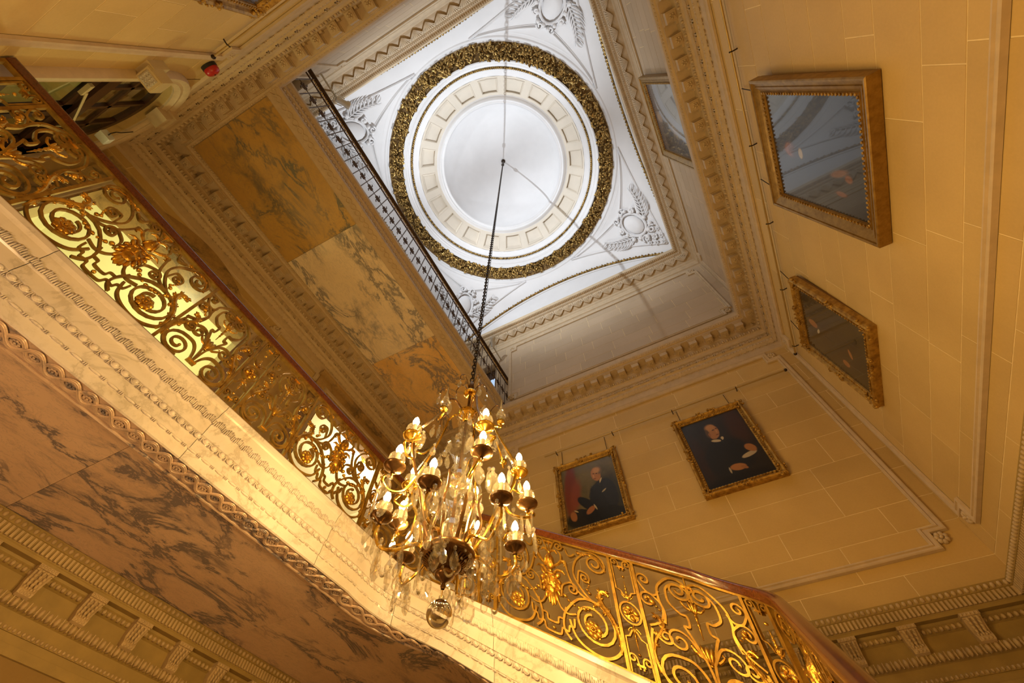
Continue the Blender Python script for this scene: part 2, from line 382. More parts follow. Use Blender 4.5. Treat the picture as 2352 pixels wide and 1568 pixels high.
# ------------------------------------------------------------------ walls
ROWS_LOW = [2.93 - 0.5, 2.72, 3.15, 3.49, 3.92, 4.25, 4.70, 5.06, 5.48, 5.83, 6.27, 6.60, 6.80]
ROWS_UP = [7.86] + [8.05 + 0.355 * k for k in range(9)] + [11.22]
ROWS_BASE = [0.55, 0.95, 1.33, 1.715]
PHASE = {3.49: 0.37, 3.92: 0.37, 3.15: 0.73}
def wall(side, name, holes, rowsets, blen=1.16):
    w0 = struct(name); f = WF[side]; a, b = WR[side]
    mb = MB()
    # solid backing cut round the holes (holes: (u0, u1, z0, z1) rectangles)
    zs = sorted({FLOOR, 11.62} | {h[2] for h in holes} | {h[3] for h in holes})
    for i in range(len(zs) - 1):
        za, zb = zs[i], zs[i + 1]; cuts = sorted((h[0], h[1]) for h in holes if h[2] <= za + 1e-6 and h[3] >= zb - 1e-6)
        u = a - 0.3
        for c0, c1 in cuts + [(b + 0.3, None)]:
            if c0 > u: mb.fbox(f, (u, za, -0.3), (c0, zb, 0.0))
            if c1 is not None: u = c1
    mb.build('wall_backing', 'mortar', w0)
    g = 0.0045; rnd = random.Random(side)
    for rows in rowsets:
        L = blen if rows is not ROWS_UP else 0.82
        for i in range(len(rows) - 1):
            za, zb = rows[i], rows[i + 1]; off = rnd.uniform(0, L)
            if side == 'end' and za in PHASE: off = PHASE[za] - a
            u = a + (off % L) - L
            while u < b:
                ln = L * rnd.uniform(0.86, 1.14) if not (side == 'end' and za in PHASE) else L
                u0, u1 = max(u, a), min(u + ln, b); u += ln
                if u1 - u0 < 0.12:
                    if u0 <= a + 1e-6: u0 = a; continue
                pieces = [(u0, u1, za, zb)]
                for h in holes:
                    nx = []
                    for p in pieces:
                        if p[1] <= h[0] or p[0] >= h[1] or p[3] <= h[2] or p[2] >= h[3]: nx.append(p); continue
                        if p[0] < h[0] - 0.02: nx.append((p[0], h[0], p[2], p[3]))
                        if p[1] > h[1] + 0.02: nx.append((h[1], p[1], p[2], p[3]))
                        if p[3] > h[3] + 0.02: nx.append((max(p[0], h[0]), min(p[1], h[1]), h[3], p[3]))
                    pieces = nx
                for p in pieces:
                    if p[1] - p[0] < 0.03: continue
                    m = MB().fbox(f, (p[0] + g, p[2] + g, 0.0), (p[1] - g, p[3] - g, 0.0018 + rnd.uniform(0, 0.001)), 0.999)
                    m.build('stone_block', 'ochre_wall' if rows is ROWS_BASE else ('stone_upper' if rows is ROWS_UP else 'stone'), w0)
    return w0
O1 = (-1.40, 1.15, 3.0, 6.05); O2 = (2.85, 4.95, 3.0, 6.4)
ARCH = (-5.35, -3.72, 3.0, 5.85); AR = 0.815; AC = (-4.535, 5.85)
D_E = (-4.95, -3.55, 8.12, 10.35); D_B = (-4.95, -3.55, 8.12, 10.35)
w_right = wall('right', 'wall_right', [], [ROWS_LOW, ROWS_UP])
w_end = wall('end', 'wall_end', [D_E], [ROWS_LOW, ROWS_UP])
w_left = wall('left', 'wall_left', [O1, O2], [ROWS_BASE, ROWS_LOW], 1.4)
w_back = wall('back', 'wall_back', [(ARCH[0], ARCH[1], 3.0, 6.80), D_B], [ROWS_LOW, ROWS_UP])
# spandrel between the arch and the rectangular hole of the back wall
mb = MB(); n = 20
for sgn in (0.0, -0.3):
    vs = []; fs = []
    for k in range(n + 1):
        q = PI * k / n; x = AC[0] + AR * cos(q); z = AC[1] + AR * sin(q)
        vs += [WF['back'](x, z, 0.006 + sgn), WF['back'](ARCH[1] + (ARCH[0] - ARCH[1]) * k / n, 6.80, 0.006 + sgn)]
    for k in range(n): fs.append((2 * k, 2 * k + 1, 2 * k + 3, 2 * k + 2))
    mb.add(vs, fs)
vs = []; fs = []
for k in range(n + 1):
    q = PI * k / n
    for h in (0.006, -0.4): vs.append(WF['back'](AC[0] + AR * cos(q), AC[1] + AR * sin(q), h))
for k in range(n): fs.append((2 * k, 2 * k + 1, 2 * k + 3, 2 * k + 2))
mb.add(vs, fs)
for x in (ARCH[0], ARCH[1]): mb.quad(*[WF['back'](x, z, h) for z, h in ((3.0, 0.006), (3.0, -0.4), (5.85, -0.4), (5.85, 0.006))])
mb.build('arch_spandrel', 'stone', w_back)

fl = MB(); fl.box((XL - 0.3, YB - 0.3, FLOOR - 0.2), (XR + 0.3, YE + 0.3, FLOOR)); o = fl.build('floor', 'floor', kind='structure')

# panel mouldings with notched corners on the walls
def notched(u0, u1, z0, z1, nu=0.17, nz=0.19):
    return [(u0 + nu, z0), (u1 - nu, z0), (u1 - nu, z0 + nz), (u1, z0 + nz), (u1, z1 - nz), (u1 - nu, z1 - nz), (u1 - nu, z1),
            (u0 + nu, z1), (u0 + nu, z1 - nz), (u0, z1 - nz), (u0, z0 + nz), (u0 + nu, z0 + nz)]
PM = [(0.045, 0.0), (0.040, 0.028), (0.022, 0.034), (0.012, 0.020), (-0.004, 0.030), (-0.020, 0.040), (-0.034, 0.036), (-0.045, 0.0)]
def flower(mb, f, u, z, h, r, petals=6, depth=0.03):
    for k in range(petals):
        q = 2 * PI * k / petals + 0.3
        mb.ell((u + r * 0.58 * cos(q), z + r * 0.58 * sin(q), h + depth * 0.5), (r * 0.42, r * 0.42, depth * 0.8), 6, 4, f=f)
    mb.ell((u, z, h + depth * 0.9), (r * 0.28, r * 0.28, depth), 6, 4, f=f)
def panel(side, parent, u0, u1, z0, z1, ros=True, nu=0.17, nz=0.19):
    f = WF[side]; mb = MB(); path_moulding(mb, notched(u0, u1, z0, z1, nu, nz), [(a, b + 0.006) for a, b in PM], f)
    mb.build('panel_moulding', 'carved', parent, True)
    if ros:
        for (u, z) in ((u0 + nu * 0.42, z0 + nz * 0.42), (u1 - nu * 0.42, z0 + nz * 0.42), (u0 + nu * 0.42, z1 - nz * 0.42), (u1 - nu * 0.42, z1 - nz * 0.42)):
            r = MB(); flower(r, f, u, z, 0.004, 0.075, 7, 0.035); r.build('corner_rosette', 'carved', parent, True)
panel('right', w_right, YB + 0.2, 5.80, 2.93, 6.70)
panel('end', w_end, -3.16, 2.27, 2.90, 6.72)
panel('back', w_back, -3.17, 2.27, 2.93, 6.70)
panel('right', w_right, YB + 0.2, 5.76, 8.40, 10.86)
panel('end', w_end, -3.18, 2.25, 8.38, 10.82)
panel('back', w_back, -3.18, 2.25, 8.38, 10.82)
panel('left', w_left, 1.35, 2.65, 3.4, 6.70, True, 0.14, 0.16)

# ------------------------------------------------------------------ crowns
def egg(mb, f, u, z, h, w_, hh, d):
    mb.ell((u, z, h), (w_ * 0.30, hh * 0.5, d), 7, 4, f=f)
    mb.fbox(f, (u + w_ * 0.44, z - hh * 0.45, h - d * 0.3), (u + w_ * 0.56, z + hh * 0.45, h + d * 0.5))
def band(parent, name, p, z, spacing, fn, mat='carved', sides=('right', 'end', 'left', 'back')):
    mb = MB()
    for s_, u, d in along_walls(p, spacing, sides): fn(mb, WF[s_], u, z, p, d)
    return mb.build(name, mat, parent, True, kind='stuff')

# lower crown with consoles (below the gallery and along the stair walls)
t1 = struct('trim_1')
prof = [(0, 1.66), (0.02, 1.665), (0.02, 1.735), (0.006, 1.74), (0.006, 1.80), (0.016, 1.80), (0.016, 1.84), (0.006, 1.84), (0.006, 1.925), (0.012, 1.93),
        (0.04, 1.955), (0.045, 2.01), (0.008, 2.015), (0.006, 2.15), (0.03, 2.17), (0.04, 2.20), (0.055, 2.215), (0.06, 2.235), (0.128, 2.238), (0.13, 2.262),
        (0.136, 2.27), (0.150, 2.36), (0.158, 2.365), (0.165, 2.425), (0.165, 2.43), (0.0, 2.43)]
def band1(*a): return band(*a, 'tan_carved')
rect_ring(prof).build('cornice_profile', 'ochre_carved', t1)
def flute(mb, f, u, z, p, d): mb.fbox(f, (u - d * 0.27, 2.275, p - 0.012), (u + d * 0.27, 2.357, p + 0.012))
band1(t1, 'fluting', 0.146, 0, 0.040, flute)
band1(t1, 'top_egg_moulding', 0.158, 2.395, 0.055, lambda mb, f, u, z, p, d: mb.ell((u, z, p), (d * 0.40, 0.028, 0.022), 6, 4, f=f))
band1(t1, 'small_egg_moulding', 0.035, 2.185, 0.052, lambda mb, f, u, z, p, d: mb.ell((u, z, p), (d * 0.38, 0.026, 0.022), 6, 4, f=f))
band1(t1, 'leaf_moulding', 0.03, 1.972, 0.075, lambda mb, f, u, z, p, d: (egg(mb, f, u, z, p + 0.006, d, 0.085, 0.036), mb.ell((u + d / 2, z, p + 0.005), (d * 0.16, 0.03, 0.02), 6, 4, f=f)))
band1(t1, 'bead_moulding', 0.016, 1.82, 0.04, lambda mb, f, u, z, p, d: mb.ell((u, z, p), (d * 0.36, 0.019, 0.017), 6, 4, f=f))
# consoles: carved brackets, one block with an abacus and leaf each
def console_meshes(side):
    f0 = {'left': lambda a, b, c: (c, a, b), 'right': lambda a, b, c: (-c, a, b), 'end': lambda a, b, c: (a, -c, b), 'back': lambda a, b, c: (a, c, b)}[side]
    body = MB(); prof_ = [(0.006, 2.012), (0.05, 2.0), (0.082, 2.015), (0.088, 2.045), (0.078, 2.07), (0.068, 2.09), (0.078, 2.125), (0.100, 2.165), (0.115, 2.195), (0.126, 2.215), (0.006, 2.215)]
    hw = 0.074
    vs = [f0(s_ * hw * (0.80 + 0.25 * (z - 2.0) / 0.215), z, p) for s_ in (-1, 1) for p, z in prof_]
    k = len(prof_); fs = [(i, i + 1, k + i + 1, k + i) for i in range(k - 1)] + [tuple(range(k)), tuple(range(k, 2 * k))[::-1]]
    body.add(vs, fs)
    ab = MB(); ab.fbox(f0, (-0.082, 2.205, 0.0), (0.082, 2.238, 0.135)); ab.fbox(f0, (-0.075, 2.19, 0.0), (0.075, 2.206, 0.122))
    for i in range(5): ab.ell((-0.066 + 0.033 * i, 2.221, 0.136), (0.013, 0.015, 0.008), 6, 4, f=f0)
    leaf = MB()
    for i, (p, z) in enumerate([(0.116, 2.185), (0.102, 2.16), (0.086, 2.13), (0.076, 2.10)]):
        for s_ in (-1, 0, 1):
            leaf.ell((s_ * (0.042 - 0.003 * i), z, p + 0.004), (0.016, 0.028, 0.014), 6, 4, f=f0)
    for q in range(5): leaf.ell((-0.042 + 0.021 * q, 2.07 - 0.008 * (q % 2), 0.082), (0.013, 0.016, 0.012), 6, 4, f=f0)
    for q in range(3): leaf.ell((-0.032 + 0.032 * q, 2.032, 0.084), (0.016, 0.017, 0.012), 6, 4, f=f0)
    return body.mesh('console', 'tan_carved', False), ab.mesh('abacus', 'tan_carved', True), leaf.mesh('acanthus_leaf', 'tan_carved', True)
cons = {}
for s_ in ('left', 'end', 'right'):
    cons[s_] = console_meshes(s_)
    a, b = WR[s_]
    u = {'left': -1.62, 'end': 1.862 - 0.542 * 13, 'right': 5.35 - 0.51 * 13}[s_]; d = {'left': 0.505, 'end': 0.542, 'right': 0.51}[s_]
    while u < b - 0.2:
        if u > a + 0.1:
            loc = {'left': (XL, u, 0), 'end': (u, YE, 0), 'right': (XR, u, 0)}[s_]
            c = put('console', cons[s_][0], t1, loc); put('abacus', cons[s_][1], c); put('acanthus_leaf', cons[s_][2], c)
        u += d

# middle crown with dentil blocks and rosettes
t2 = struct('trim_2')
prof = [(0, 6.74), (0.03, 6.78), (0.03, 6.80), (0.02, 6.81), (0.02, 6.97), (0.035, 6.98), (0.06, 7.03), (0.062, 7.07), (0.05, 7.08), (0.05, 7.10), (0.075, 7.13),
        (0.075, 7.23), (0.09, 7.245), (0.10, 7.30), (0.12, 7.33), (0.13, 7.41), (0.13, 7.46), (0.135, 7.475), (0.135, 7.60), (0.305, 7.61), (0.305, 7.65), (0.33, 7.66), (0.36, 7.72), (0.36, 7.85), (0.0, 7.86)]
rect_ring(prof).build('cornice_profile', 'carved', t2)
def dentil_meshes(side):
    f0 = {'left': lambda a, b, c: (c, a, b), 'right': lambda a, b, c: (-c, a, b), 'end': lambda a, b, c: (a, -c, b), 'back': lambda a, b, c: (a, c, b)}[side]
    bl = MB(); bl.fbox(f0, (-0.075, 7.475, 0.13), (0.075, 7.61, 0.285)); bl.fbox(f0, (-0.085, 7.58, 0.13), (0.085, 7.61, 0.296))
    bl.fbox(f0, (-0.058, 7.462, 0.147), (0.058, 7.476, 0.268))
    ro = MB()
    for k in range(5):
        q = 2 * PI * k / 5; ro.ell((0.028 * cos(q), 7.458, 0.207 + 0.028 * sin(q)), (0.02, 0.014, 0.02), 6, 3, f=f0)
    ro.ell((0, 7.452, 0.207), (0.013, 0.014, 0.013), 6, 3, f=f0)
    return bl.mesh('dentil_block', 'carved', False), ro.mesh('rosette', 'carved', True)
for s_ in ('right', 'end', 'left', 'back'):
    dm = dentil_meshes(s_); ph = {'right': 2.75, 'end': -2.83, 'left': -1.415, 'back': -3.2}[s_]
    a, b = WR[s_]; u = ph
    while u > a + 0.3: u -= 0.305
    u += 0.305
    while u < b - 0.2:
        loc = {'left': (XL, u, 0), 'end': (u, YE, 0), 'right': (XR, u, 0), 'back': (u, YB, 0)}[s_]
        c = put('dentil_block', dm[0], t2, loc); put('rosette', dm[1], c)
        u += 0.305
mb = MB()
for s_, u, d in along_walls(0.135, 0.1525): mb.fbox(WF[s_], (u - 0.022, 7.50, 0.135), (u + 0.022, 7.60, 0.165))
mb.build('small_dentils', 'carved', t2, kind='stuff')
band(t2, 'egg_moulding', 0.125, 7.37, 0.085, lambda mb, f, u, z, p, d: egg(mb, f, u, z, p, d, 0.085, 0.03))
def greek(mb, f, u, z, p, d):
    t = 0.010; h = 0.085
    for a in ((-0.5, -0.5, 0.28, -0.5), (0.28, -0.5, 0.28, 0.25), (0.28, 0.25, -0.12, 0.25), (-0.12, 0.25, -0.12, -0.12), (-0.5, -0.5, -0.5, 0.5), (-0.5, 0.5, 0.5, 0.5)):
        x0, x1 = sorted((a[0] * d, a[2] * d)); z0, z1 = sorted((a[1] * h, a[3] * h))
        mb.fbox(f, (u + x0 - t / 2, z + z0 - t / 2, p - 0.004), (u + x1 + t / 2, z + z1 + t / 2, p + 0.014))
band(t2, 'greek_key_moulding', 0.075, 7.18, 0.17, greek)
band(t2, 'leaf_moulding', 0.055, 7.045, 0.06, lambda mb, f, u, z, p, d: mb.ell((u, z, p), (d * 0.4, 0.03, 0.014), 6, 4, f=f))
band(t2, 'edge_bead_moulding', 0.34, 7.69, 0.05, lambda mb, f, u, z, p, d: mb.ell((u, z, p), (d * 0.4, 0.022, 0.016), 6, 4, f=f))
band(t2, 'bead_moulding', 0.035, 6.96, 0.13, lambda mb, f, u, z, p, d: (mb.ell((u, z, p), (0.03, 0.012, 0.01), 6, 4, f=f), mb.ell((u + 0.05, z, p), (0.01, 0.012, 0.01), 6, 4, f=f)))

# upper crown with acanthus cove
t3 = struct('trim_3')
prof = [(0, 10.98), (0.03, 11.0), (0.03, 11.06), (0.05, 11.10), (0.05, 11.15), (0.08, 11.18), (0.09, 11.22), (0.14, 11.25), (0.20, 11.30), (0.25, 11.37), (0.27, 11.42),
        (0.30, 11.43), (0.33, 11.47), (0.42, 11.50), (0.43, 11.56), (0.43, 11.62), (0.0, 11.63)]
rect_ring(prof).build('cornice_profile', 'carved', t3)
def acanthus(mb, f, u, z, p, d):
    cove = [(0.125, 11.24), (0.165, 11.262), (0.205, 11.30), (0.238, 11.345), (0.262, 11.385)]
    for k in range(9):
        q = (k - 4) / 4.0; top = 5 if abs(q) < 0.8 else 4
        pts = [f(u + q * d * 0.52 * (j / 4.0) ** 0.75 * (1 + 0.12 * j * abs(q)), cove[j][1] - 0.010 - 0.012 * abs(q) * j / 4, cove[j][0] + 0.014) for j in range(top)]
        mb.tube(pts, 0.01, 4, rads=[0.010, 0.014, 0.016, 0.015, 0.006][:top])
    mb.ell((u, 11.262, 0.15), (0.03, 0.02, 0.022), 6, 4, f=f)
    for sx in (-1, 1): mb.ell((u + sx * d * 0.5, 11.40, 0.262), (0.018, 0.016, 0.016), 6, 4, f=f)
band(t3, 'acanthus_moulding', 0.18, 0, 0.30, acanthus)
band(t3, 'rope_moulding', 0.375, 11.485, 0.05, lambda mb, f, u, z, p, d: mb.ell((u, z, p), (d * 0.42, 0.014, 0.045), 6, 4, f=f))
band(t3, 'edge_leaf_moulding', 0.31, 11.45, 0.045, lambda mb, f, u, z, p, d: mb.ell((u, z, p), (d * 0.42, 0.02, 0.02), 6, 4, f=f))

# ------------------------------------------------------------------ dome, pendentives, lunettes
dome = struct('ceiling')
HX, HY = (XR - XL) / 2 - 0.16, (YE - YB) / 2 - 0.16
AR_R = 5.04; ARC_TOP = 13.38
def arch_z(dist, half):   # height of the arch at distance from its centre
    return ARC_TOP - (AR_R - math.sqrt(max(AR_R ** 2 - dist ** 2, 0.01)))
RING_R, RING_Z = 3.42, 13.80
def boundary(th):
    c, s_ = cos(th), sin(th)
    t = min(HX / abs(c) if abs(c) > 1e-9 else 1e9, HY / abs(s_) if abs(s_) > 1e-9 else 1e9)
    x, y = t * c, t * s_
    along = y if abs(abs(x) - HX) < 1e-6 else x
    return x, y, arch_z(abs(along), 0)
def pend(th, t, off=0.0):
    bx, by, bz = boundary(th); rb = math.hypot(bx, by); r = rb + (RING_R - rb) * t
    z = bz + (RING_Z - bz) * (0.62 * sin(0.5 * PI * t) + 0.38 * t)
    # approximate inward normal: towards the dome axis and down
    nr, nz = -0.62, -0.78
    return (DX + (r + nr * off) * cos(th), DY + (r + nr * off) * sin(th), z + nz * off)
mb = MB(); NT, NA = 10, 144
vs = [pend(2 * PI * (k) / NA, j / NT) for j in range(NT + 1) for k in range(NA)]
corner_idx = []
for cx_, cy_ in ((HX, HY), (-HX, HY), (-HX, -HY), (HX, -HY)):
    th = math.atan2(cy_, cx_) % (2 * PI); k = round(th / (2 * PI) * NA) % NA
    for j in range(NT + 1): vs[j * NA + k] = pend(th, j / NT)
fs = [(j * NA + k, j * NA + (k + 1) % NA, (j + 1) * NA + (k + 1) % NA, (j + 1) * NA + k) for j in range(NT) for k in range(NA)]
mb.add(vs, fs); mb.build('pendentive_surface', 'plaster', dome, True)
# lunette walls below the arches and flat arch band + gilt rope along each arch
def lunette(axis, sgn):
    m = MB(); n = 40; half = HY if axis == 'x' else HX; face = HX if axis == 'x' else HY
    def P(u, z, h): return (DX + sgn * (face - h), DY + u, z) if axis == 'x' else (DX + u, DY + sgn * (face - h), z)
    vs = []; 
    for k in range(n + 1):
        u = -half + 2 * half * k / n; vs += [P(u, 11.60, -0.02), P(u, arch_z(abs(u), 0) + 0.02, -0.02)]
    m.add(vs, [(2 * k, 2 * k + 1, 2 * k + 3, 2 * k + 2) for k in range(n)]); m.build('lunette_wall', 'plaster', dome)
    r = MB(); pts = []
    n = 90
    for k in range(n + 1):
        u = -half * 0.985 + 2 * half * 0.985 * k / n; z = arch_z(abs(u), 0) - 0.05
        pts.append(P(u, z, 0.03))
        r.ell(P(u, z + 0.01 * (k % 2), 0.04), (0.045, 0.045, 0.04), 6, 4)
        if k % 2: r.ell(P(u, z + 0.03, 0.06), (0.03, 0.03, 0.03), 6, 3)
    r.tube(pts, 0.03, 6); r.build('gilded_arch_garland', 'wreath_gold', dome, True, kind='stuff')
    b = MB(); b.tube([P(-half * 0.98 + 2 * half * 0.98 * k / 40, arch_z(abs(-half * 0.98 + 2 * half * 0.98 * k / 40), 0) - 0.13, 0.0) for k in range(41)], 0.03, 6)
    b.build('arch_moulding', 'plaster', dome, True)
for a_, s_ in (('x', 1), ('x', -1), ('y', 1), ('y', -1)): lunette(a_, s_)
# triangular raised mouldings and cartouches of the pendentives
def pend_tri(th0):
    m = MB(); outer = []; cpt = 0.17; tt = 0.80; wd = math.radians(31)
    for k in range(25): outer.append((th0 - wd + 2 * wd * k / 24, tt - 0.06 * (1 - (abs(k - 12) / 12.0) ** 2) + 0.05))
    a = [(th0 + wd - (wd - 0.02) * (k / 10.0) ** 0.82, tt + 0.05 - (tt + 0.05 - cpt) * k / 10) for k in range(1, 11)]
    b = [(th0 - 0.02 - (wd - 0.02) * (1 - (1 - k / 10.0) ** 0.82), cpt + (tt + 0.05 - cpt) * k / 10) for k in range(0, 10)]
    def tri_line():
        # straight edges in plan from the arc ends to the corner
        e1 = pend(th0 + wd, tt + 0.05); e2 = pend(th0 - wd, tt + 0.05); cr = pend(th0, cpt)
        res = []
        for (p, q) in ((e1, cr), (cr, e2)):
            for k in range(1 if p is e1 else 0, 11):
                x = p[0] + (q[0] - p[0]) * k / 10; y = p[1] + (q[1] - p[1]) * k / 10
                th = math.atan2(y - DY, x - DX); r = math.hypot(x - DX, y - DY)
                bx, by, bz = boundary(th); rb = math.hypot(bx, by); t = (r - rb) / (RING_R - rb)
                res.append((th, t))
        return res[:-1]
    loop = outer + tri_line()
    m.tube([pend(th, t, 0.015) for th, t in loop], 0.032, 6, closed=True)
    m.tube([pend(th, t - 0.03 if i < 25 else t, 0.0) for i, (th, t) in enumerate(loop)], 0.02, 5, closed=True)
    return m
def local(th0, t0):
    def g(a, b, c):            # a across, b up towards the ring, c out of the surface
        r0 = math.hypot(*boundary(th0)[:2]); rr = r0 + (RING_R - r0) * t0
        bx, by, bz = boundary(th0 + a / rr); rb = math.hypot(bx, by)
        t = (rr - b * 0.84 - rb) / (RING_R - rb)
        t = max(-0.02, min(1, t))
        return pend(th0 + a / rr, t, c)
    return g
for th0, lab in ((math.atan2(HY, HX), ''), (PI - math.atan2(HY, HX), ''), (PI + math.atan2(HY, HX), ''), (-math.atan2(HY, HX), '')):
    pend_tri(th0).build('pendentive_moulding', 'plaster', dome, True)
    g = local(th0, 0.58)
    cart = MB(); cart.ell((0, 0, 0.03), (0.24, 0.30, 0.09), 14, 6, f=g)
    co = cart.build('cartouche', 'plaster', dome, True)
    rim = MB()
    rim.tube([g(0.30 * cos(q), 0.37 * sin(q), 0.05) for q in [2 * PI * k / 24 for k in range(24)]], 0.035, 6, closed=True)
    for k in range(14):
        q = 2 * PI * k / 14; rr = 1.0 + 0.12 * (k % 2)
        rim.ell((0.35 * cos(q) * rr, 0.43 * sin(q) * rr, 0.07), (0.07, 0.06, 0.06), 7, 4, f=g)
    for sx in (-1, 1):   # scrolled top and bottom
        for (cx_, cy_, r0) in ((0.17, 0.46, 0.10), (0.14, -0.48, 0.11), (0.36, 0.18, 0.09)):
            rim.tube([g(sx * (cx_ + r0 * (1 - k / 22) * cos(k * 0.45)), cy_ + r0 * (1 - k / 22) * sin(k * 0.45), 0.08) for k in range(18)], 0.028, 5)
    rim.build('cartouche_scrollwork', 'plaster', dome, True)
    for sx in (-1, 1):   # palm branches reaching to either side
        br = MB(); stem = []
        for k in range(9):
            t = k / 8; stem.append((sx * (0.32 + 0.62 * t), -0.16 + 0.34 * t + 0.22 * t * t))
        br.tube([g(x, y, 0.05) for x, y in stem], 0.018, 5)
        for k in (0, 1, 2, 3, 4, 5, 6, 7, 8):
            x, y = stem[k]
            for sd in (-1, 1):
                L = 0.40 - 0.022 * k; an = math.atan2(0.55, sx) + sd * 0.95 * sx
                if k == 8 and sd == 1: an = math.atan2(0.7, sx)
                pts = [g(x + L * j / 4 * cos(an + 0.12 * j * sd * sx * -1), y + L * j / 4 * sin(an + 0.12 * j * sd * sx * -1), 0.05 + 0.03 * sin(PI * j / 4)) for j in range(5)]
                br.tube(pts, 0.02, 5, rads=[0.010, 0.022, 0.026, 0.018, 0.004])
        br.build('palm_branch', 'plaster', dome, True)
    fl_ = MB()
    for (fx, fy, fr) in ((0.0, -0.62, 0.09), (-0.10, -0.74, 0.07), (0.11, -0.72, 0.07), (0.0, -0.86, 0.06), (0.2, -0.6, 0.06), (-0.2, -0.6, 0.06)):
        flower(fl_, g, fx, fy, 0.02, fr, 6, 0.05)
    fl_.build('flower_cluster', 'plaster', dome, True)

# ring mouldings, wreath, coffers, inner cap
def ring(prof, mat, name, n=96, smooth=True, parent=dome):
    m = MB(); m.lathe(prof, n, f=lambda x, y, z: (DX + x, DY + y, z)); return m.build(name, mat, parent, smooth)
ring([(3.62, 13.74), (3.60, 13.72), (3.55, 13.73), (3.52, 13.78), (3.46, 13.76), (3.42, 13.78), (3.40, 13.84), (3.34, 13.86)], 'plaster', 'ring_moulding')
ring([(3.36, 13.84), (3.25, 13.90), (3.10, 13.93), (2.98, 13.90), (2.93, 13.88)], 'wreath_dark', 'wreath_bed')
ring([(2.96, 13.86), (2.93, 13.86), (2.92, 13.92), (2.90, 13.95), (2.90, 14.05), (2.87, 14.06), (2.86, 14.16), (2.83, 14.18), (2.82, 14.33), (2.79, 14.33), (2.79, 14.36), (2.72, 14.38), (2.70, 14.42), (2.63, 14.46), (2.60, 14.48)], 'plaster', 'drum_moulding')
rp = MB()
for k in range(300):
    q = 2 * PI * k / 300; rp.ell((DX + 2.79 * cos(q), DY + 2.79 * sin(q), 14.32 + 0.016 * (k % 2)), (0.042, 0.042, 0.035), 6, 4)
rp.build('gilded_rope_ring', 'wreath_gold', dome, True, kind='stuff')
wreath = put('flower_wreath', MB().lathe([(3.30, 0.0), (3.14, 0.03), (3.0, 0.0)], 64).mesh('flower_wreath', 'wreath_dark'), dome, (DX, DY, 13.88))
rw = random.Random(3)
fm = []
for v_ in range(3):
    m = MB(); r = 0.135 - 0.018 * v_
    for k in range(7):
        q = 2 * PI * k / 7; m.ell((r * 0.62 * cos(q), r * 0.62 * sin(q), -0.02), (r * 0.40, r * 0.40, 0.045), 7, 4)
    m.ell((0, 0, -0.055), (r * 0.32, r * 0.32, 0.035), 7, 4); fm.append(m.mesh('flower', 'wreath_gold', True))
for k in range(80):
    q = 2 * PI * k / 80 + rw.uniform(-0.02, 0.02); rr = 3.14 + (0.09 if k % 2 else -0.09) + rw.uniform(-0.03, 0.03)
    put('flower', fm[k % 3], wreath, (rr * cos(q), rr * sin(q), -0.03), (rw.uniform(-.25, .25), rw.uniform(-.25, .25), rw.uniform(0, 6)))
lf = MB()
for k in range(1000):
    q = rw.uniform(0, 2 * PI); rr = rw.uniform(2.97, 3.33); L = rw.uniform(0.06, 0.115)
    R_ = Matrix.Rotation(q + rw.choice((0.6, -0.6, 1.2, 2.2)) + rw.uniform(-.4, .4), 3, 'Z') @ Matrix.Rotation(rw.uniform(-.5, .5), 3, 'Y')
    lf.ell((rr * cos(q), rr * sin(q), -0.01 - rw.uniform(0, 0.05)), (L, L * 0.42, 0.02), 6, 4, rot=R_)
for k in range(420):
    q = rw.uniform(0, 2 * PI); rr = rw.uniform(2.98, 3.32); lf.ell((rr * cos(q), rr * sin(q), -0.05), (0.025, 0.025, 0.025), 6, 3)
lf.build('leaves_and_berries', 'wreath_gold', wreath, True, kind='stuff')
# coffered zone: cone from (2.62, 14.55) to (2.10, 14.80)
def cone(t, off=0.0):    # t 0 outer .. 1 inner ; off lifts above the surface
    return 2.60 + (2.12 - 2.60) * t, 14.48 + (15.00 - 14.48) * t + off
for k in range(20):
    a_mid = math.radians(-53.6 + 18 * k)
    def G(a, t, off):
        r, z = cone(t, off); return (DX + r * cos(a_mid + a), DY + r * sin(a_mid + a), z)
    H_ = math.radians(9.0); ci = math.radians(6.6); i0, i1 = 0.12, 0.88
    o_ = [(-H_, 0), (H_, 0), (H_, 1), (-H_, 1)]; a_ = [(-ci, i0), (ci, i0), (ci * 0.97, i1), (-ci * 0.97, i1)]
    s = MB(); mid = lambda p, q: ((p[0] + q[0]) / 2, (p[1] + q[1]) / 2)
    O8 = []; A8 = []; B8 = []
    for j in range(4):
        O8 += [o_[j], mid(o_[j], o_[(j + 1) % 4])]; A8 += [a_[j], mid(a_[j], a_[(j + 1) % 4])]
    sh = lambda p, f_: (p[0] * f_, 0.5 + (p[1] - 0.5) * f_)
    vs = [G(*p, 0) for p in O8] + [G(*p, 0) for p in A8] + [G(*sh(p, 0.97), -0.018) for p in A8] + [G(*sh(p, 0.90), 0.0) for p in A8] + [G(*sh(p, 0.80), 0.085) for p in A8]
    fs = [(r_ * 8 + j, r_ * 8 + (j + 1) % 8, (r_ + 1) * 8 + (j + 1) % 8, (r_ + 1) * 8 + j) for r_ in range(4) for j in range(8)] + [tuple(32 + j for j in range(8))]
    s.add(vs, fs); s.build('coffer', 'plaster_warm', dome)
ring([(2.12, 15.0), (2.06, 14.99), (2.02, 14.95), (1.98, 14.95), (1.96, 15.0), (1.90, 15.01), (1.88, 15.06)], 'plaster', 'eye_moulding')
capp = []
for k in range(17):
    t = k / 16; capp.append((1.88 * cos(t * PI / 2), 15.05 + 1.62 * sin(t * PI / 2)))
ring(capp[:-1] + [(0.001, 16.67)], 'plaster', 'inner_cap')
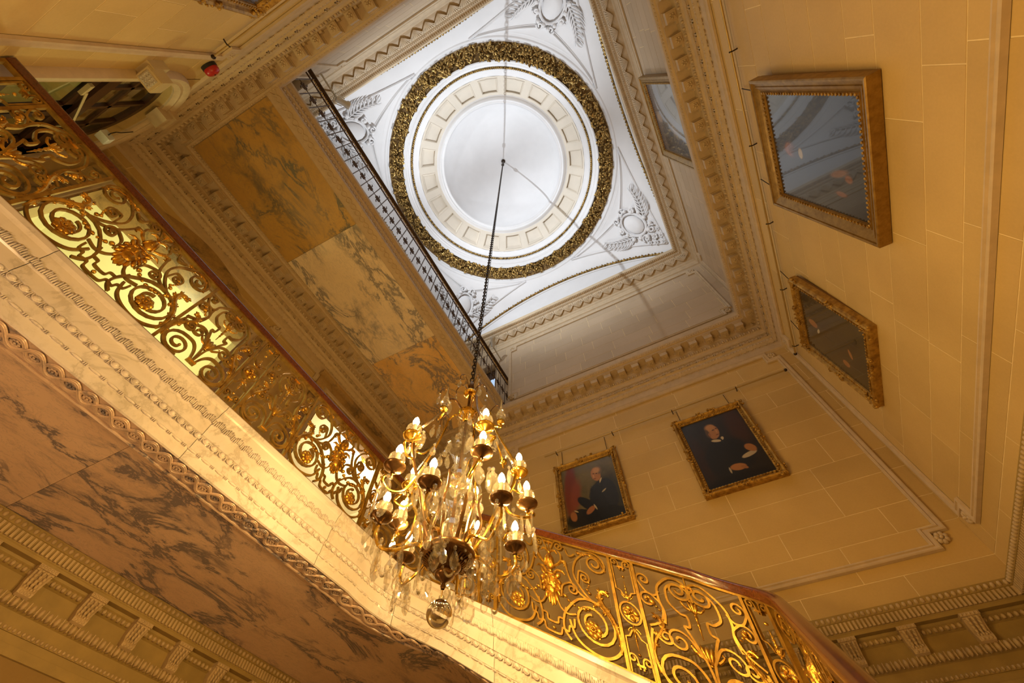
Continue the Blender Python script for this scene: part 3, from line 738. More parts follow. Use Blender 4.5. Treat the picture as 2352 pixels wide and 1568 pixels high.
ring([(5.5, 16.9), (0.01, 16.9)], 'plaster', 'roof_slab', 24)

# ------------------------------------------------------------------ staircase: gallery edge, curved landing corner, flight
PATH = []      # (s, x, y, zbase, tx, ty)
def _seg():
    s = 0.0; px, py = -3.42, YB + 0.02; pts = []
    def addp(x, y, z, tx, ty):
        nonlocal s, px, py
        s += math.hypot(x - px, y - py); px, py = x, y; pts.append((s, x, y, z, tx, ty))
    n = 60
    for k in range(n + 1): addp(-3.42, YB + 0.02 + (3.15 - YB - 0.02) * k / n, 3.0, 0, 1)
    for k in range(1, 25):
        q = PI - (PI / 2) * k / 24; t = k / 24; addp(-2.77 + 0.65 * cos(q), 3.15 + 0.65 * sin(q), 3.0 - 0.39 * (0.45 * t + 0.55 * t * t), sin(q), -cos(q))
    for k in range(1, 41): addp(-2.77 + 2.47 * k / 40, 3.8, 2.61 - 0.605 * 2.47 * k / 40, 1, 0)
    zz = 2.61 - 0.605 * 2.47
    for k in range(1, 17):
        q = PI / 2 - (PI / 2) * k / 16; addp(-0.30 + 0.50 * cos(q), 3.3 + 0.50 * sin(q), zz - 0.60 * k / 16, sin(q), -cos(q))
    zz -= 0.60
    for k in range(1, 41): addp(0.20, 3.3 - 2.6 * k / 40, zz - 0.61 * 2.6 * k / 40, 0, -1)
    return pts
PATH = _seg(); S_END = PATH[-1][0]
import bisect
SS = [p[0] for p in PATH]
def path_at(s):
    i = max(1, min(len(PATH) - 1, bisect.bisect(SS, s))); a, b = PATH[i - 1], PATH[i]
    t = (s - a[0]) / (b[0] - a[0] + 1e-12)
    return [a[k] + (b[k] - a[k]) * t for k in range(1, 6)]
def PP(s, h, n):        # along, height above the base, sideways (positive towards the stair)
    x, y, z, tx, ty = path_at(s); l = math.hypot(tx, ty); tx /= l; ty /= l
    return (x - ty * n, y + tx * n, z + h)
def s_of_y(y): return y - (YB + 0.02)
S_ARC = 3.15 - YB - 0.02; S_L2 = S_ARC + 1.021
def s_of_x(x): return S_L2 + (x + 2.77)
stair = thing('staircase', 'white marble edged staircase and first-floor gallery with veined marble soffit', 'staircase'); stair['kind'] = 'structure'
def sweep(prof, name, mat, s0=0.0, s1=None, smooth=False, parent=stair, step=None):
    m = MB(); s1 = S_END if s1 is None else s1
    ss = [s0] + [p[0] for p in PATH if s0 < p[0] < s1] + [s1]; k = len(prof)
    vs = [PP(s_, h, n) for s_ in ss for n, h in prof]
    fs = [(i * k + j, i * k + j + 1, (i + 1) * k + j + 1, (i + 1) * k + j) for i in range(len(ss) - 1) for j in range(k - 1)]
    m.add(vs, fs); return m.build(name, mat, parent, smooth)
# split the marble edge into slabs at the joints seen in the photograph
JO = [0.0, 1.35, 2.97, 4.55, S_ARC + 0.5, S_L2 + 0.6, S_L2 + 1.95, S_L2 + 3.0, S_END]
SP = [(0.35, 0.0), (-0.030, 0.0), (-0.035, -0.01), (-0.035, -0.05), (-0.022, -0.062), (-0.012, -0.075), (0.0, -0.14), (0.004, -0.145),
      (0.010, -0.205), (0.022, -0.215), (0.022, -0.326), (0.036, -0.330), (0.050, -0.366), (0.048, -0.380), (0.048, -0.462), (0.056, -0.468), (0.060, -0.482), (0.060, -0.568), (0.075, -0.575)]
for i in range(len(JO) - 1): sweep(SP, 'marble_edge_slab', 'stringer', JO[i] + 0.002, JO[i + 1] - 0.002)
def along(p_n, p_h, sp, s0=0.05, s1=None):
    s1 = S_END if s1 is None else s1; k = int((s1 - s0) / sp)
    for i in range(k):
        s_ = s0 + sp * (i + 0.5)
        yield s_, (lambda a, b, c, s_=s_: PP(s_ + a, b, c))
mb = MB()
for i, (s_, f) in enumerate(along(0, 0, 0.105)):         # leaf band under the nosing
    for sx in (-1, 1):
        for j, (aa, hh, L) in enumerate(((0.012, -0.148, 0.036), (0.028, -0.158, 0.036), (0.043, -0.168, 0.030))):
            mb.ell((sx * aa, hh - 0.022, -0.004 + 0.1 * abs(hh + .15)), (0.0085, L, 0.013), 6, 4, f=f)
    mb.ell((0, -0.175, -0.002), (0.007, 0.03, 0.014), 6, 4, f=f)
mb.build('leaf_moulding', 'stringer', stair, True, kind='stuff')
mb = MB()
for i, (s_, f) in enumerate(along(0, 0, 0.0865)):        # egg and dart
    mb.ell((0, -0.350, 0.034), (0.027, 0.024, 0.022), 8, 5, f=f)
    mb.tube([f(0.034 * cos(q), -0.334 + 0.038 * sin(q), 0.030) for q in [PI + PI * k / 8 for k in range(9)]], 0.0045, 4)
    mb.fbox(f, (0.040, -0.375, 0.025), (0.047, -0.338, 0.05))
    for sx in (-1, 1): mb.ell((0.0435 + sx * 0.009, -0.366, 0.040), (0.004, 0.010, 0.010), 5, 3, f=f)
mb.build('egg_moulding', 'stringer', stair, True, kind='stuff')
mb = MB()
for i, (s_, f) in enumerate(along(0, 0, 0.145)):         # bead and reel
    mb.ell((-0.02, -0.474, 0.050), (0.045, 0.009, 0.011), 7, 4, f=f)
    for q in (0.035, 0.048, 0.061): mb.ell((q, -0.474, 0.050), (0.0055, 0.012, 0.014), 6, 4, f=f)
mb.build('bead_moulding', 'stringer', stair, True, kind='stuff')
# guilloche band in the pinkish soffit
sweep([(0.060, -0.568), (0.275, -0.572)], 'guilloche_bed', 'pink')
sweep([(0.262, -0.572), (0.266, -0.585), (0.28, -0.588), (0.285, -0.572)], 'soffit_moulding', 'pink')
GN, GD = 0.165, 0.131
gr = MB()
for k in range(8):
    q = 2 * PI * k / 8; gr.ell((0.024 * cos(q), 0.024 * sin(q), 0.0), (0.013, 0.0125, 0.009), 6, 3)
gr.ell((0, 0, -0.003), (0.011, 0.011, 0.010), 6, 3)
gm = gr.mesh('guilloche_rosette', 'pink', True)
g_ = MB()
cnt = 0
s_ = 0.23 + 0.06
while s_ < S_L2 + 2.6:
    p = PP(s_, -0.580, GN); q = PP(s_ + 0.01, -0.580, GN)
    a = math.atan2(q[1] - p[1], q[0] - p[0]); sl = math.atan2(q[2] - p[2], math.hypot(q[0] - p[0], q[1] - p[1]))
    put('guilloche_rosette', gm, stair, p, (0, -sl, a)); s_ += GD; cnt += 1
n = int((S_L2 + 2.6 - 0.2) / GD * 16)
for ph in (0, PI):
    for off in (-0.016, -0.0055, 0.0055, 0.016):
        pts = []
        for k in range(n):
            s2 = 0.23 + 0.06 + GD * k / 16 - GD / 2
            pts.append(PP(max(0.0, s2), -0.577 - (0.005 if ph else 0.0) - (0.004 if abs(off) < .01 else 0), GN + off + 0.058 * cos(2 * PI * (k / 16 - 0.5) / 2 + ph)))
        g_.tube(pts, 0.0070, 5)
g_.build('guilloche_ribbon', 'pink', stair, True)
# soffit slabs of the gallery (marble panels with open joints)
ys = [YB, -1.68, 0.79, 3.26, YE]
for i in range(4):
    m = MB(); y0, y1 = ys[i] + 0.0015, ys[i + 1] - 0.0015
    if i < 3: m.box((XL, y0, 2.432), (-3.69, y1, 2.47))
    else:
        loop = [(XL, y0)] + [(-2.77 + 0.915 * cos(PI - PI / 2 * k / 16), max(y0, 3.15 + 0.915 * sin(PI - PI / 2 * k / 16))) for k in range(17)] + [(-2.77, YE), (XL, YE)]
        n = len(loop); m.add([(x, y, 2.432) for x, y in loop] + [(x, y, 2.47) for x, y in loop], [tuple(range(n))[::-1], tuple(range(n, 2 * n))] + [(j, (j + 1) % n, n + (j + 1) % n, n + j) for j in range(n)])
    m.build('soffit_slab', 'pink', stair)
m = MB(); m.box((XL, YB, 2.47), (-3.53, YE, 2.98)); m.box((-3.53, 3.99, 2.47), (-2.77, YE, 2.98)); m.build('gallery_deck', 'stringer', stair)
m = MB()
for (xa, xb) in ((-2.77, -1.4), (-1.4, -0.04)):
    za, zb = 2.61 - 0.61 * (xa + 2.77), 2.61 - 0.61 * (xb + 2.77)
    m.add([(xa, 3.95, za - 0.575), (xb - 0.003, 3.95, zb - 0.575), (xb - 0.003, YE, zb - 0.575), (xa, YE, za - 0.575), (xa, 3.95, za - 0.5), (xb - 0.003, 3.95, zb - 0.5), (xb - 0.003, YE, zb - 0.5), (xa, YE, za - 0.5)],
          [(0, 3, 2, 1), (4, 5, 6, 7), (0, 1, 5, 4), (1, 2, 6, 5), (2, 3, 7, 6), (3, 0, 4, 7)])
m.build('flight_soffit', 'pink', stair)
for k in range(10):
    x0 = -2.77 + 0.273 * k; z = 2.50 - 0.1665 * (k + 1)
    MB().box((x0, 3.90, z - 0.19), (x0 + 0.30, YE - 0.01, z)).build('step', 'stringer', stair)
for k in range(10):
    y0 = 3.4 - 0.27 * k; z = 0.50 - 0.167 * (k + 1)
    MB().box((0.34, y0 - 0.30, z - 0.19), (XR - 0.01, y0, z)).build('step', 'stringer', stair)
MB().box((-0.04, 3.6, 0.40), (XR - 0.01, YE - 0.01, 0.55)).build('landing', 'stringer', stair)

# ------------------------------------------------------------------ gilded balustrade
bal = thing('balustrade', 'gilded scrollwork balustrade with dark mahogany handrail along gallery and stairs', 'balustrade')
rail_s0, rail_s1 = 0.0, S_END
HP = [(0.028, 0.945), (0.034, 0.965), (0.030, 0.985), (0.036, 0.998), (0.034, 1.018), (0.018, 1.032), (-0.018, 1.032), (-0.034, 1.018), (-0.036, 0.998), (-0.030, 0.985), (-0.034, 0.965), (-0.028, 0.945), (0.028, 0.945)]
o = sweep(HP, 'handrail', 'wood', parent=bal, smooth=True)
sweep([(0.021, 0.925), (0.021, 0.944), (-0.021, 0.944), (-0.021, 0.925), (0.021, 0.925)], 'top_flat_bar', 'gold', parent=bal)
sweep([(0.020, 0.0), (0.020, 0.014), (-0.020, 0.014), (-0.020, 0.0), (0.020, 0.0)], 'bottom_flat_bar', 'gold', parent=bal)
RH = 0.925
BARN = [0]
def strip(m, pts, s0, t=0.0085, d=0.013):    # flat bar bent along pts in the panel plane
    BARN[0] += 1; d = d - 0.0022 + 0.00047 * (BARN[0] * 5 % 11)
    n = len(pts); vs = []
    for i, (a, h) in enumerate(pts):
        a1, h1 = pts[max(i - 1, 0)]; a2, h2 = pts[min(i + 1, n - 1)]
        dx, dy = a2 - a1, h2 - h1; l = math.hypot(dx, dy) or 1; nx, ny = -dy / l, dx / l
        for sa, sd in ((1, 1), (1, -1), (-1, -1), (-1, 1)):
            vs.append(PP(s0 + a + nx * t * sa, h + ny * t * sa, d * sd))
    fs = [(i * 4 + j, i * 4 + (j + 1) % 4, (i + 1) * 4 + (j + 1) % 4, (i + 1) * 4 + j) for i in range(n - 1) for j in range(4)]
    fs += [(3, 2, 1, 0), tuple((n - 1) * 4 + j for j in range(4))]
    m.add(vs, fs)
def cat(pts, per=7):
    P = [pts[0]] + list(pts) + [pts[-1]]; out = []
    for i in range(1, len(P) - 2):
        for k in range(per):
            t = k / per; p0, p1, p2, p3 = P[i - 1], P[i], P[i + 1], P[i + 2]
            out.append(tuple(0.5 * (2 * p1[j] + (p2[j] - p0[j]) * t + (2 * p0[j] - 5 * p1[j] + 4 * p2[j] - p3[j]) * t * t + (3 * p1[j] - p0[j] - 3 * p2[j] + p3[j]) * t ** 3) for j in (0, 1)))
    out.append(tuple(pts[-1])); return out
def curl(p, ang, r0, turns, side, r1=0.22, n=None):     # spiral that continues from p with heading ang
    n = n or int(18 * turns); out = []; x, y = p; a = ang; tot = turns * 2 * PI
    for k in range(n):
        r = r0 * (1 + (r1 - 1) * (k / n) ** 0.85); da = tot / n; a += side * da / 2; L = r * da
        x += L * cos(a); y += L * sin(a); a += side * da / 2; out.append((x, y))
    return out
def head(p, q): return math.atan2(q[1] - p[1], q[0] - p[0])
def scroll(pts, end=None, start=None):     # end/start = (radius, turns, side)
    c = cat(pts)
    if end: c = c + curl(c[-1], head(c[-2], c[-1]), *end)
    if start: c = curl(c[0], head(c[1], c[0]), *start)[::-1] + c
    return c
def add_scroll(s0, pts, t=0.0085, ball=None, w=0, mir=True):
    for sg in ((1, -1) if mir else (1,)):
        m = MB(); q = [(w / 2 + sg * a, h) for a, h in pts]; strip(m, q, s0, t)
        if ball is not None:
            for e in ball:
                m.ell(q[e], (0, 0, 0), 3, 3) if False else None
                a, h = q[e]; m.ell((a, h, 0), (0.014, 0.014, 0.018), 7, 4, f=lambda x, y, z: PP(s0 + x, y, z))
        m.build('scroll_bar', 'gold', bal, False)
def orn(s0): return lambda x, y, z: PP(s0 + x, y, z)
def leaf_strip(m, pts, s0, w0, lobes=6, th=0.022, w=0, sg=1):
    c = cat(pts, 6); n = len(c); F = lambda x, y, z: PP(s0 + w / 2 + sg * x, y, z)
    m.tube([F(a, h, 0) for a, h in c], 0.01, 7, rads=[w0 * (0.30 + 0.42 * sin(PI * min(1, 0.1 + 0.85 * i / (n - 1)))) for i in range(n)])
    L = lobes + 1
    for q in range(L):
        i = int((q + 0.6) / (L + 0.4) * (n - 1)); a, h = c[i]; k = max(i - 1, 0); j = min(i + 1, n - 1)
        an = math.atan2(c[j][1] - c[k][1], c[j][0] - c[k][0]); t = i / (n - 1); g = w0 * (0.75 + 0.5 * sin(PI * t))
        for sd in (-1, 1):
            for da, ln in ((0.55, 1.25), (0.95, 0.85)):
                b = an + sd * da; R_ = Matrix.Rotation(b, 3, 'Z')
                m.ell((a + g * 0.75 * cos(b), h + g * 0.75 * sin(b), 0), (g * ln * 0.8, g * 0.24, th * 0.62), 7, 4, f=F, rot=R_)
def beads(m, pts, s0, w, sg, r=0.012):
    c = cat(pts, 8); acc = 0; k = 0
    for i in range(1, len(c)):
        acc += math.hypot(c[i][0] - c[i - 1][0], c[i][1] - c[i - 1][1])
        rr = r * (0.7 + 0.7 * (0.5 + 0.5 * cos(k * 1.3)))
        if acc > rr * 1.7:
            m.ell((c[i][0], c[i][1], 0), (rr, rr * 0.85, rr), 6, 4, f=lambda x, y, z: PP(s0 + w / 2 + sg * x, y, z)); acc = 0; k += 1
def rosette(s0, a, h, r, name='rosette', pet=8):
    m = MB(); f = orn(s0)
    m.ell((a, h, 0), (r * 0.95, r * 0.95, 0.008), 12, 4, f=f)
    for sd in (-1, 1):
        for k in range(pet):
            q = 2 * PI * k / pet + 0.2
            m.ell((a + r * 0.62 * cos(q), h + r * 0.62 * sin(q), sd * 0.012), (r * 0.36, r * 0.36, 0.013), 6, 4, f=f)
            m.ell((a + r * 0.28 * cos(q + .4), h + r * 0.28 * sin(q + .4), sd * 0.018), (r * 0.17, r * 0.17, 0.013), 5, 3, f=f)
        m.ell((a, h, sd * 0.024), (r * 0.16, r * 0.16, 0.014), 6, 4, f=f)
    m.build(name, 'gilt', bal, True)
def clamp(s0, a, h, w_=0.035, hh=0.011):
    m = MB(); m.fbox(orn(s0), (a - w_, h - hh, -0.020), (a + w_, h + hh, 0.020)); m.fbox(orn(s0), (a - w_, h - hh * 0.4, -0.024), (a + w_, h + hh * 0.4, 0.024)); m.build('clamp', 'gilt', bal)
def post(s_, w_=0.013):
    m = MB(); m.fbox(lambda a, b, c: PP(s_ + a, b, c), (-w_, 0.008, -0.0185), (w_, RH + 0.005, 0.0185)); m.build('post', 'gold', bal)
def tulip(s0, a, h, r, up=1, name='tulip'):
    m = MB(); f = orn(s0)
    for i, (dx, wd) in enumerate(((0, 0.42), (-0.42, 0.34), (0.42, 0.34))):
        R_ = Matrix.Rotation(-dx * 0.55 * up, 3, 'Z')
        m.ell((a + dx * r, h, 0), (wd * r, r * 1.25, r * 0.42), 8, 6, f=f, rot=R_)
    for sx in (-1, 1):
        pts = [f(a + sx * r * x_, h + up * r * y_, 0) for x_, y_ in ((0.5, -0.6), (1.1, -0.5), (1.6, 0.05), (1.9, 0.5), (1.75, 0.85), (1.5, 0.7))]
        m.tube(pts, 0.01, 6, rads=[r * .22, r * .26, r * .24, r * .18, r * .12, r * .05])
    m.ell((a, h - up * r * 1.35, 0), (r * 0.35, r * 0.22, r * 0.35), 7, 4, f=f)
    m.build(name, 'gilt', bal, True)
def spindle(s0, a, h0, h1, r=0.011, sg=1):
    m = MB(); n = 18; pts = []; rad = []
    for k in range(n + 1):
        t = k / n; pts.append(PP(s0 + a, h0 + (h1 - h0) * t, 0))
        rad.append(r * (0.30 + 0.5 * (1 - t) + 0.55 * max(0, math.exp(-((t - 0.42) / 0.06) ** 2)) + 0.45 * math.exp(-((t - 0.62) / 0.04) ** 2) + 0.5 * math.exp(-((t - 0.15) / 0.05) ** 2)))
    m.tube(pts, r, 7, rads=rad); m.build('spindle', 'gilt', bal, True)

def panel_A(s0, w):
    k = w / 1.18; kx = lambda L: [(a * k, h * 0.925) for a, h in L]; hs = 0.925
    # big bottom volutes and the long S bars rising to the top corners
    add_scroll(s0, scroll(kx([(0.155, 0.055), (0.10, 0.13), (0.115, 0.27), (0.20, 0.40)]), (0.200 * k, 2.15, -1, 0.30)), 0.0095, None, w)
    add_scroll(s0, scroll(kx([(0.50, 0.40), (0.565, 0.28), (0.555, 0.13), (0.44, 0.03), (0.30, 0.035), (0.20, 0.10), (0.155, 0.23)]), None), 0.0095, None, w)
    add_scroll(s0, scroll(kx([(0.40, 0.46), (0.30, 0.56), (0.235, 0.70), (0.27, 0.85), (0.36, 0.955)]), (0.115 * k, 1.9, -1, 0.16)), 0.009, [-1], w)
    add_scroll(s0, kx(scroll([(0.44, 0.47), (0.30, 0.50), (0.21, 0.60), (0.17, 0.74), (0.165, 0.80), (0.125, 0.80), (0.125, 0.86), (0.10, 0.90)], None)) , 0.0085, None, w)
    add_scroll(s0, scroll(kx([(0.105, 0.955), (0.17, 0.96), (0.19, 0.90), (0.22, 0.88), (0.27, 0.92)]), None, None), 0.008, None, w)
    # small scrolls beside the mask and the clamp at the top
    add_scroll(s0, scroll(kx([(0.02, 0.90), (0.05, 0.975)]), (0.055 * k, 1.7, -1, 0.15)), 0.007, [-1], w)
    add_scroll(s0, scroll(kx([(0.10, 0.42), (0.115, 0.53), (0.17, 0.58)]), (0.060 * k, 1.6, -1, 0.15)), 0.0075, [-1], w)
    add_scroll(s0, scroll(kx([(0.27, 0.62), (0.29, 0.74), (0.33, 0.75)]), (0.055 * k, 1.5, -1, 0.15)), 0.0075, [-1], w)
    # cusped figure below the mask
    add_scroll(s0, kx(scroll([(0.0, 0.055), (0.065, 0.065), (0.085, 0.125), (0.135, 0.115), (0.15, 0.165), (0.19, 0.175), (0.20, 0.25)])), 0.008, None, w)
    add_scroll(s0, kx(scroll([(0.0, 0.145), (0.045, 0.155), (0.055, 0.205), (0.10, 0.215), (0.115, 0.27), (0.13, 0.33)])), 0.0075, None, w)
    add_scroll(s0, kx(scroll([(0.045, 0.40), (0.085, 0.31), (0.145, 0.275), (0.22, 0.30)])), 0.0075, None, w)
    for sg in (1, -1): rosette(s0, w / 2 + sg * 0.355 * k, 0.225 * hs, 0.075)
    clamp(s0, w / 2, 0.905, 0.05)
    f = orn(s0); c = w / 2
    m = MB()      # satyr mask: face, brow, cheeks, leafy beard, horns
    m.ell((c, 0.505, 0), (0.074, 0.105, 0.045), 14, 8, f=f)
    m.ell((c, 0.43, 0), (0.055, 0.07, 0.040), 12, 6, f=f)
    for sg in (1, -1):
        m.ell((c + sg * 0.032, 0.535, -0.035), (0.026, 0.018, 0.016), 7, 4, f=f); m.ell((c + sg * 0.032, 0.535, 0.035), (0.026, 0.018, 0.016), 7, 4, f=f)
        m.ell((c + sg * 0.045, 0.485, 0), (0.024, 0.03, 0.045), 7, 4, f=f)
        for i, (x_, y_, L, an) in enumerate(((0.075, 0.575, 0.040, 0.9), (0.085, 0.52, 0.030, -0.9), (0.080, 0.47, 0.040, -1.1), (0.070, 0.42, 0.045, -1.2), (0.048, 0.37, 0.055, -1.35), (0.022, 0.345, 0.06, -1.5))):
            m.ell((c + sg * x_, y_, 0), (L, 0.020, 0.024), 8, 5, f=f, rot=Matrix.Rotation(an if sg > 0 else PI - an, 3, 'Z'))
        m.tube([f(c + sg * x_, y_, 0) for x_, y_ in ((0.035, 0.585), (0.07, 0.63), (0.12, 0.635), (0.15, 0.605))], 0.01, 6, rads=[0.018, 0.017, 0.012, 0.003])
    for sd in (-1, 1):
        m.ell((c, 0.495, sd * 0.05), (0.013, 0.035, 0.018), 7, 5, f=f); m.ell((c, 0.452, sd * 0.046), (0.024, 0.008, 0.010), 7, 4, f=f)
        m.ell((c, 0.565, sd * 0.038), (0.05, 0.014, 0.016), 8, 4, f=f)
    m.ell((c, 0.34, 0), (0.022, 0.07, 0.022), 8, 5, f=f); m.ell((c, 0.605, 0), (0.028, 0.022, 0.028), 8, 4, f=f)
    m.build('mask', 'gilt', bal, True)
    m = MB()      # flame-shaped bud above the mask with two hooked leaves
    m.ell((c, 0.70, 0), (0.050, 0.088, 0.035), 10, 7, f=f); m.ell((c, 0.715, 0), (0.024, 0.06, 0.048), 8, 6, f=f)
    for sg in (1, -1):
        m.ell((c + sg * 0.03, 0.705, 0), (0.016, 0.07, 0.044), 7, 5, f=f, rot=Matrix.Rotation(sg * 0.25, 3, 'Z'))
        m.tube([f(c + sg * x_, y_, 0) for x_, y_ in ((0.05, 0.67), (0.09, 0.70), (0.12, 0.74), (0.155, 0.735), (0.16, 0.70), (0.14, 0.69))], 0.01, 6, rads=[.014, .017, .019, .018, .012, .006])
        m.tube([f(c + sg * x_, y_, 0) for x_, y_ in ((0.0, 0.79), (0.03, 0.825), (0.065, 0.83), (0.085, 0.80))], 0.01, 6, rads=[.012, .014, .012, .005])
    m.ell((c, 0.80, 0), (0.018, 0.026, 0.02), 7, 4, f=f)
    m.tube([f(c, 0.82, 0), f(c, 0.93, 0)], 0.006, 6); m.build('bud', 'gilt', bal, True)
    b = MB(); b.ell((c, 0.09, 0), (0.017, 0.017, 0.02), 8, 5, f=f); b.build('ball', 'gilt', bal, True)
    for sg in (1, -1):
        m = MB(); beads(m, [(0.10, 0.445), (0.17, 0.37), (0.25, 0.345), (0.34, 0.365), (0.40, 0.40)], s0, w, sg, 0.017); m.build('garland', 'gilt', bal, True)
        m = MB(); beads(m, [(0.33 * k, 0.66), (0.37 * k, 0.60), (0.345 * k, 0.53), (0.385 * k, 0.50)], s0, w, sg, 0.014); m.build('garland', 'gilt', bal, True)
        m = MB(); leaf_strip(m, [(0.555 * k, 0.10), (0.565 * k, 0.22), (0.53 * k, 0.35), (0.46 * k, 0.45), (0.45 * k, 0.53), (0.49 * k, 0.57), (0.53 * k, 0.54)], s0, 0.030, 5, 0.024, w, sg)
        m.build('acanthus_leaf', 'gilt', bal, True)
        m = MB(); leaf_strip(m, [(0.54 * k, 0.76), (0.50 * k, 0.85), (0.42 * k, 0.895), (0.34 * k, 0.88), (0.28 * k, 0.885)], s0, 0.020, 4, 0.022, w, sg)
        m.build('acanthus_leaf', 'gilt', bal, True)
        m = MB(); leaf_strip(m, [(0.38 * k, 0.40), (0.42 * k, 0.44), (0.48 * k, 0.41), (0.47 * k, 0.36)], s0, 0.022, 3, 0.026, w, sg)
        m.build('acanthus_leaf', 'gilt', bal, True)
def panel_B(s0, w):
    k = w / 0.66; kx = lambda L: [(a * k, h * 0.925) for a, h in L]
    add_scroll(s0, scroll(kx([(0.02, 0.10), (0.05, 0.22), (0.10, 0.285), (0.17, 0.29)]), (0.125 * k, 1.8, -1, 0.17)), 0.0095, [-1], w)
    add_scroll(s0, scroll(kx([(0.29, 0.44), (0.315, 0.30), (0.30, 0.13), (0.22, 0.035), (0.12, 0.035)]), None), 0.009, None, w)
    add_scroll(s0, scroll(kx([(0.0, 0.10), (0.015, 0.30), (0.05, 0.44), (0.075, 0.52), (0.085, 0.555), (0.055, 0.565), (0.055, 0.645), (0.09, 0.655), (0.14, 0.72), (0.145, 0.80)]), (0.085 * k, 0.55, 1, 0.8)), 0.0085, None, w)
    add_scroll(s0, scroll(kx([(0.20, 0.52), (0.185, 0.62), (0.20, 0.72), (0.19, 0.84), (0.13, 0.93)]), (0.085 * k, 1.9, 1, 0.17)), 0.009, [-1], w)
    add_scroll(s0, scroll(kx([(0.02, 0.33), (0.07, 0.45)]), (0.075 * k, 1.5, -1, 0.16)), 0.0075, [-1], w)
    add_scroll(s0, scroll(kx([(0.30, 0.46), (0.22, 0.53), (0.19, 0.66), (0.23, 0.73)]), (0.055 * k, 1.5, -1, 0.16)), 0.0075, [-1], w)
    add_scroll(s0, scroll(kx([(0.19, 0.80), (0.22, 0.75), (0.27, 0.76), (0.31, 0.83)]), (0.05 * k, 1.35, 1, 0.16)), 0.0075, [-1], w)
    add_scroll(s0, scroll(kx([(0.30, 0.42), (0.25, 0.37)]), (0.045 * k, 1.4, -1, 0.16)), 0.0075, [-1], w)
    clamp(s0, w / 2, 0.095, 0.04); clamp(s0, w / 2, 0.845, 0.04)
    tulip(s0, w / 2, 0.36, 0.052); tulip(s0, w / 2, 0.69, 0.042)
    spindle(s0, w / 2, 0.64, 0.46, 0.012); f = orn(s0)
    MB().tube([f(w / 2, 0.73, 0), f(w / 2, 0.925, 0)], 0.007, 6).build('stem', 'gold', bal)
    for sg in (1, -1):
        m = MB(); leaf_strip(m, [(0.305 * k, 0.10), (0.315 * k, 0.22), (0.285 * k, 0.33), (0.245 * k, 0.40), (0.215 * k, 0.47), (0.24 * k, 0.52), (0.275 * k, 0.50)], s0, 0.026, 5, 0.024, w, sg)
        m.build('acanthus_leaf', 'gilt', bal, True)
        m = MB(); beads(m, [(0.285 * k, 0.70), (0.25 * k, 0.63), (0.215 * k, 0.58)], s0, w, sg, 0.017); m.ell((0.25 * k, 0.63, 0), (0.026, 0.03, 0.024), 8, 5, f=lambda x, y, z, sg=sg: PP(s0 + w / 2 + sg * x, y, z))
        m.build('poppy_bud', 'gilt', bal, True)
def panel_C(s0, w):
    k = w / 0.21; f = orn(s0)
    kx = lambda L: [(a * k, h * 0.925) for a, h in L]
    add_scroll(s0, kx([(0.082, 0.985), (0.078, 0.70), (0.045, 0.69), (0.02, 0.645)]), 0.006, None, w)
    add_scroll(s0, kx([(0.015, 0.355), (0.045, 0.30), (0.078, 0.285), (0.082, 0.02)]), 0.006, None, w)
    m = MB(); strip(m, [(w / 2 + 0.082 * k * cos(q), 0.465 + 0.086 * sin(q)) for q in [2 * PI * j / 28 for j in range(29)]], s0, 0.007); m.build('medallion_ring', 'gold', bal)
    rosette(s0, w / 2, 0.465, 0.066, 'rosette', 4)
    for hc, sg in ((0.86, 1), (0.085, 1)):
        add_scroll(s0, scroll([(0.012, hc - 0.03), (0.02, hc + 0.035)], (0.034 * k, 1.2, -1, 0.3)), 0.006, [-1], w)
        clamp(s0, w / 2, hc - 0.005, 0.03, 0.008)
    MB().ell((w / 2, 0.775, 0), (0.014, 0.014, 0.014), 8, 5, f=f).build('ball', 'gilt', bal, True)
    MB().ell((w / 2, 0.160, 0), (0.014, 0.014, 0.014), 8, 5, f=f).build('ball', 'gilt', bal, True)
    tulip(s0, w / 2, 0.600, 0.024, 1); tulip(s0, w / 2, 0.335, 0.024, -1)
    spindle(s0, w / 2, 0.625, 0.735, 0.010); spindle(s0, w / 2, 0.31, 0.19, 0.010)
sA = s_of_y
layout = [('C', sA(-1.77), sA(-1.56)), ('B', sA(-1.56), sA(-0.95)), ('A', sA(-0.95), sA(0.23)), ('B', sA(0.23), sA(0.90)), ('C', sA(0.90), sA(1.11)),
          ('B', sA(1.11), sA(1.74)), ('A', sA(1.74), sA(2.92)), ('C', sA(2.92), sA(2.92) + 0.2)]
e = s_of_x(-2.14); a0 = sA(2.92) + 0.2; mid_ = (e - 0.2 - a0) / 2
layout += [('B', a0, a0 + mid_), ('B', a0 + mid_, a0 + 2 * mid_), ('C', e - 0.2, e), ('A', e, s_of_x(-0.964)), ('C', s_of_x(-0.964), s_of_x(-0.763)), ('B', s_of_x(-0.763), s_of_x(-0.3) + 0.323)]
b0 = s_of_x(-0.3) + 0.323
layout += [('C', b0, b0 + 0.22), ('A', b0 + 0.22, b0 + 1.35), ('C', b0 + 1.35, b0 + 1.56), ('B', b0 + 1.56, b0 + 2.2)]
post(0.012); post(sA(-1.77))
for kind, x0, x1 in layout:
    post(x1); w_ = x1 - x0
    {'A': panel_A, 'B': panel_B, 'C': panel_C}[kind](x0, w_)

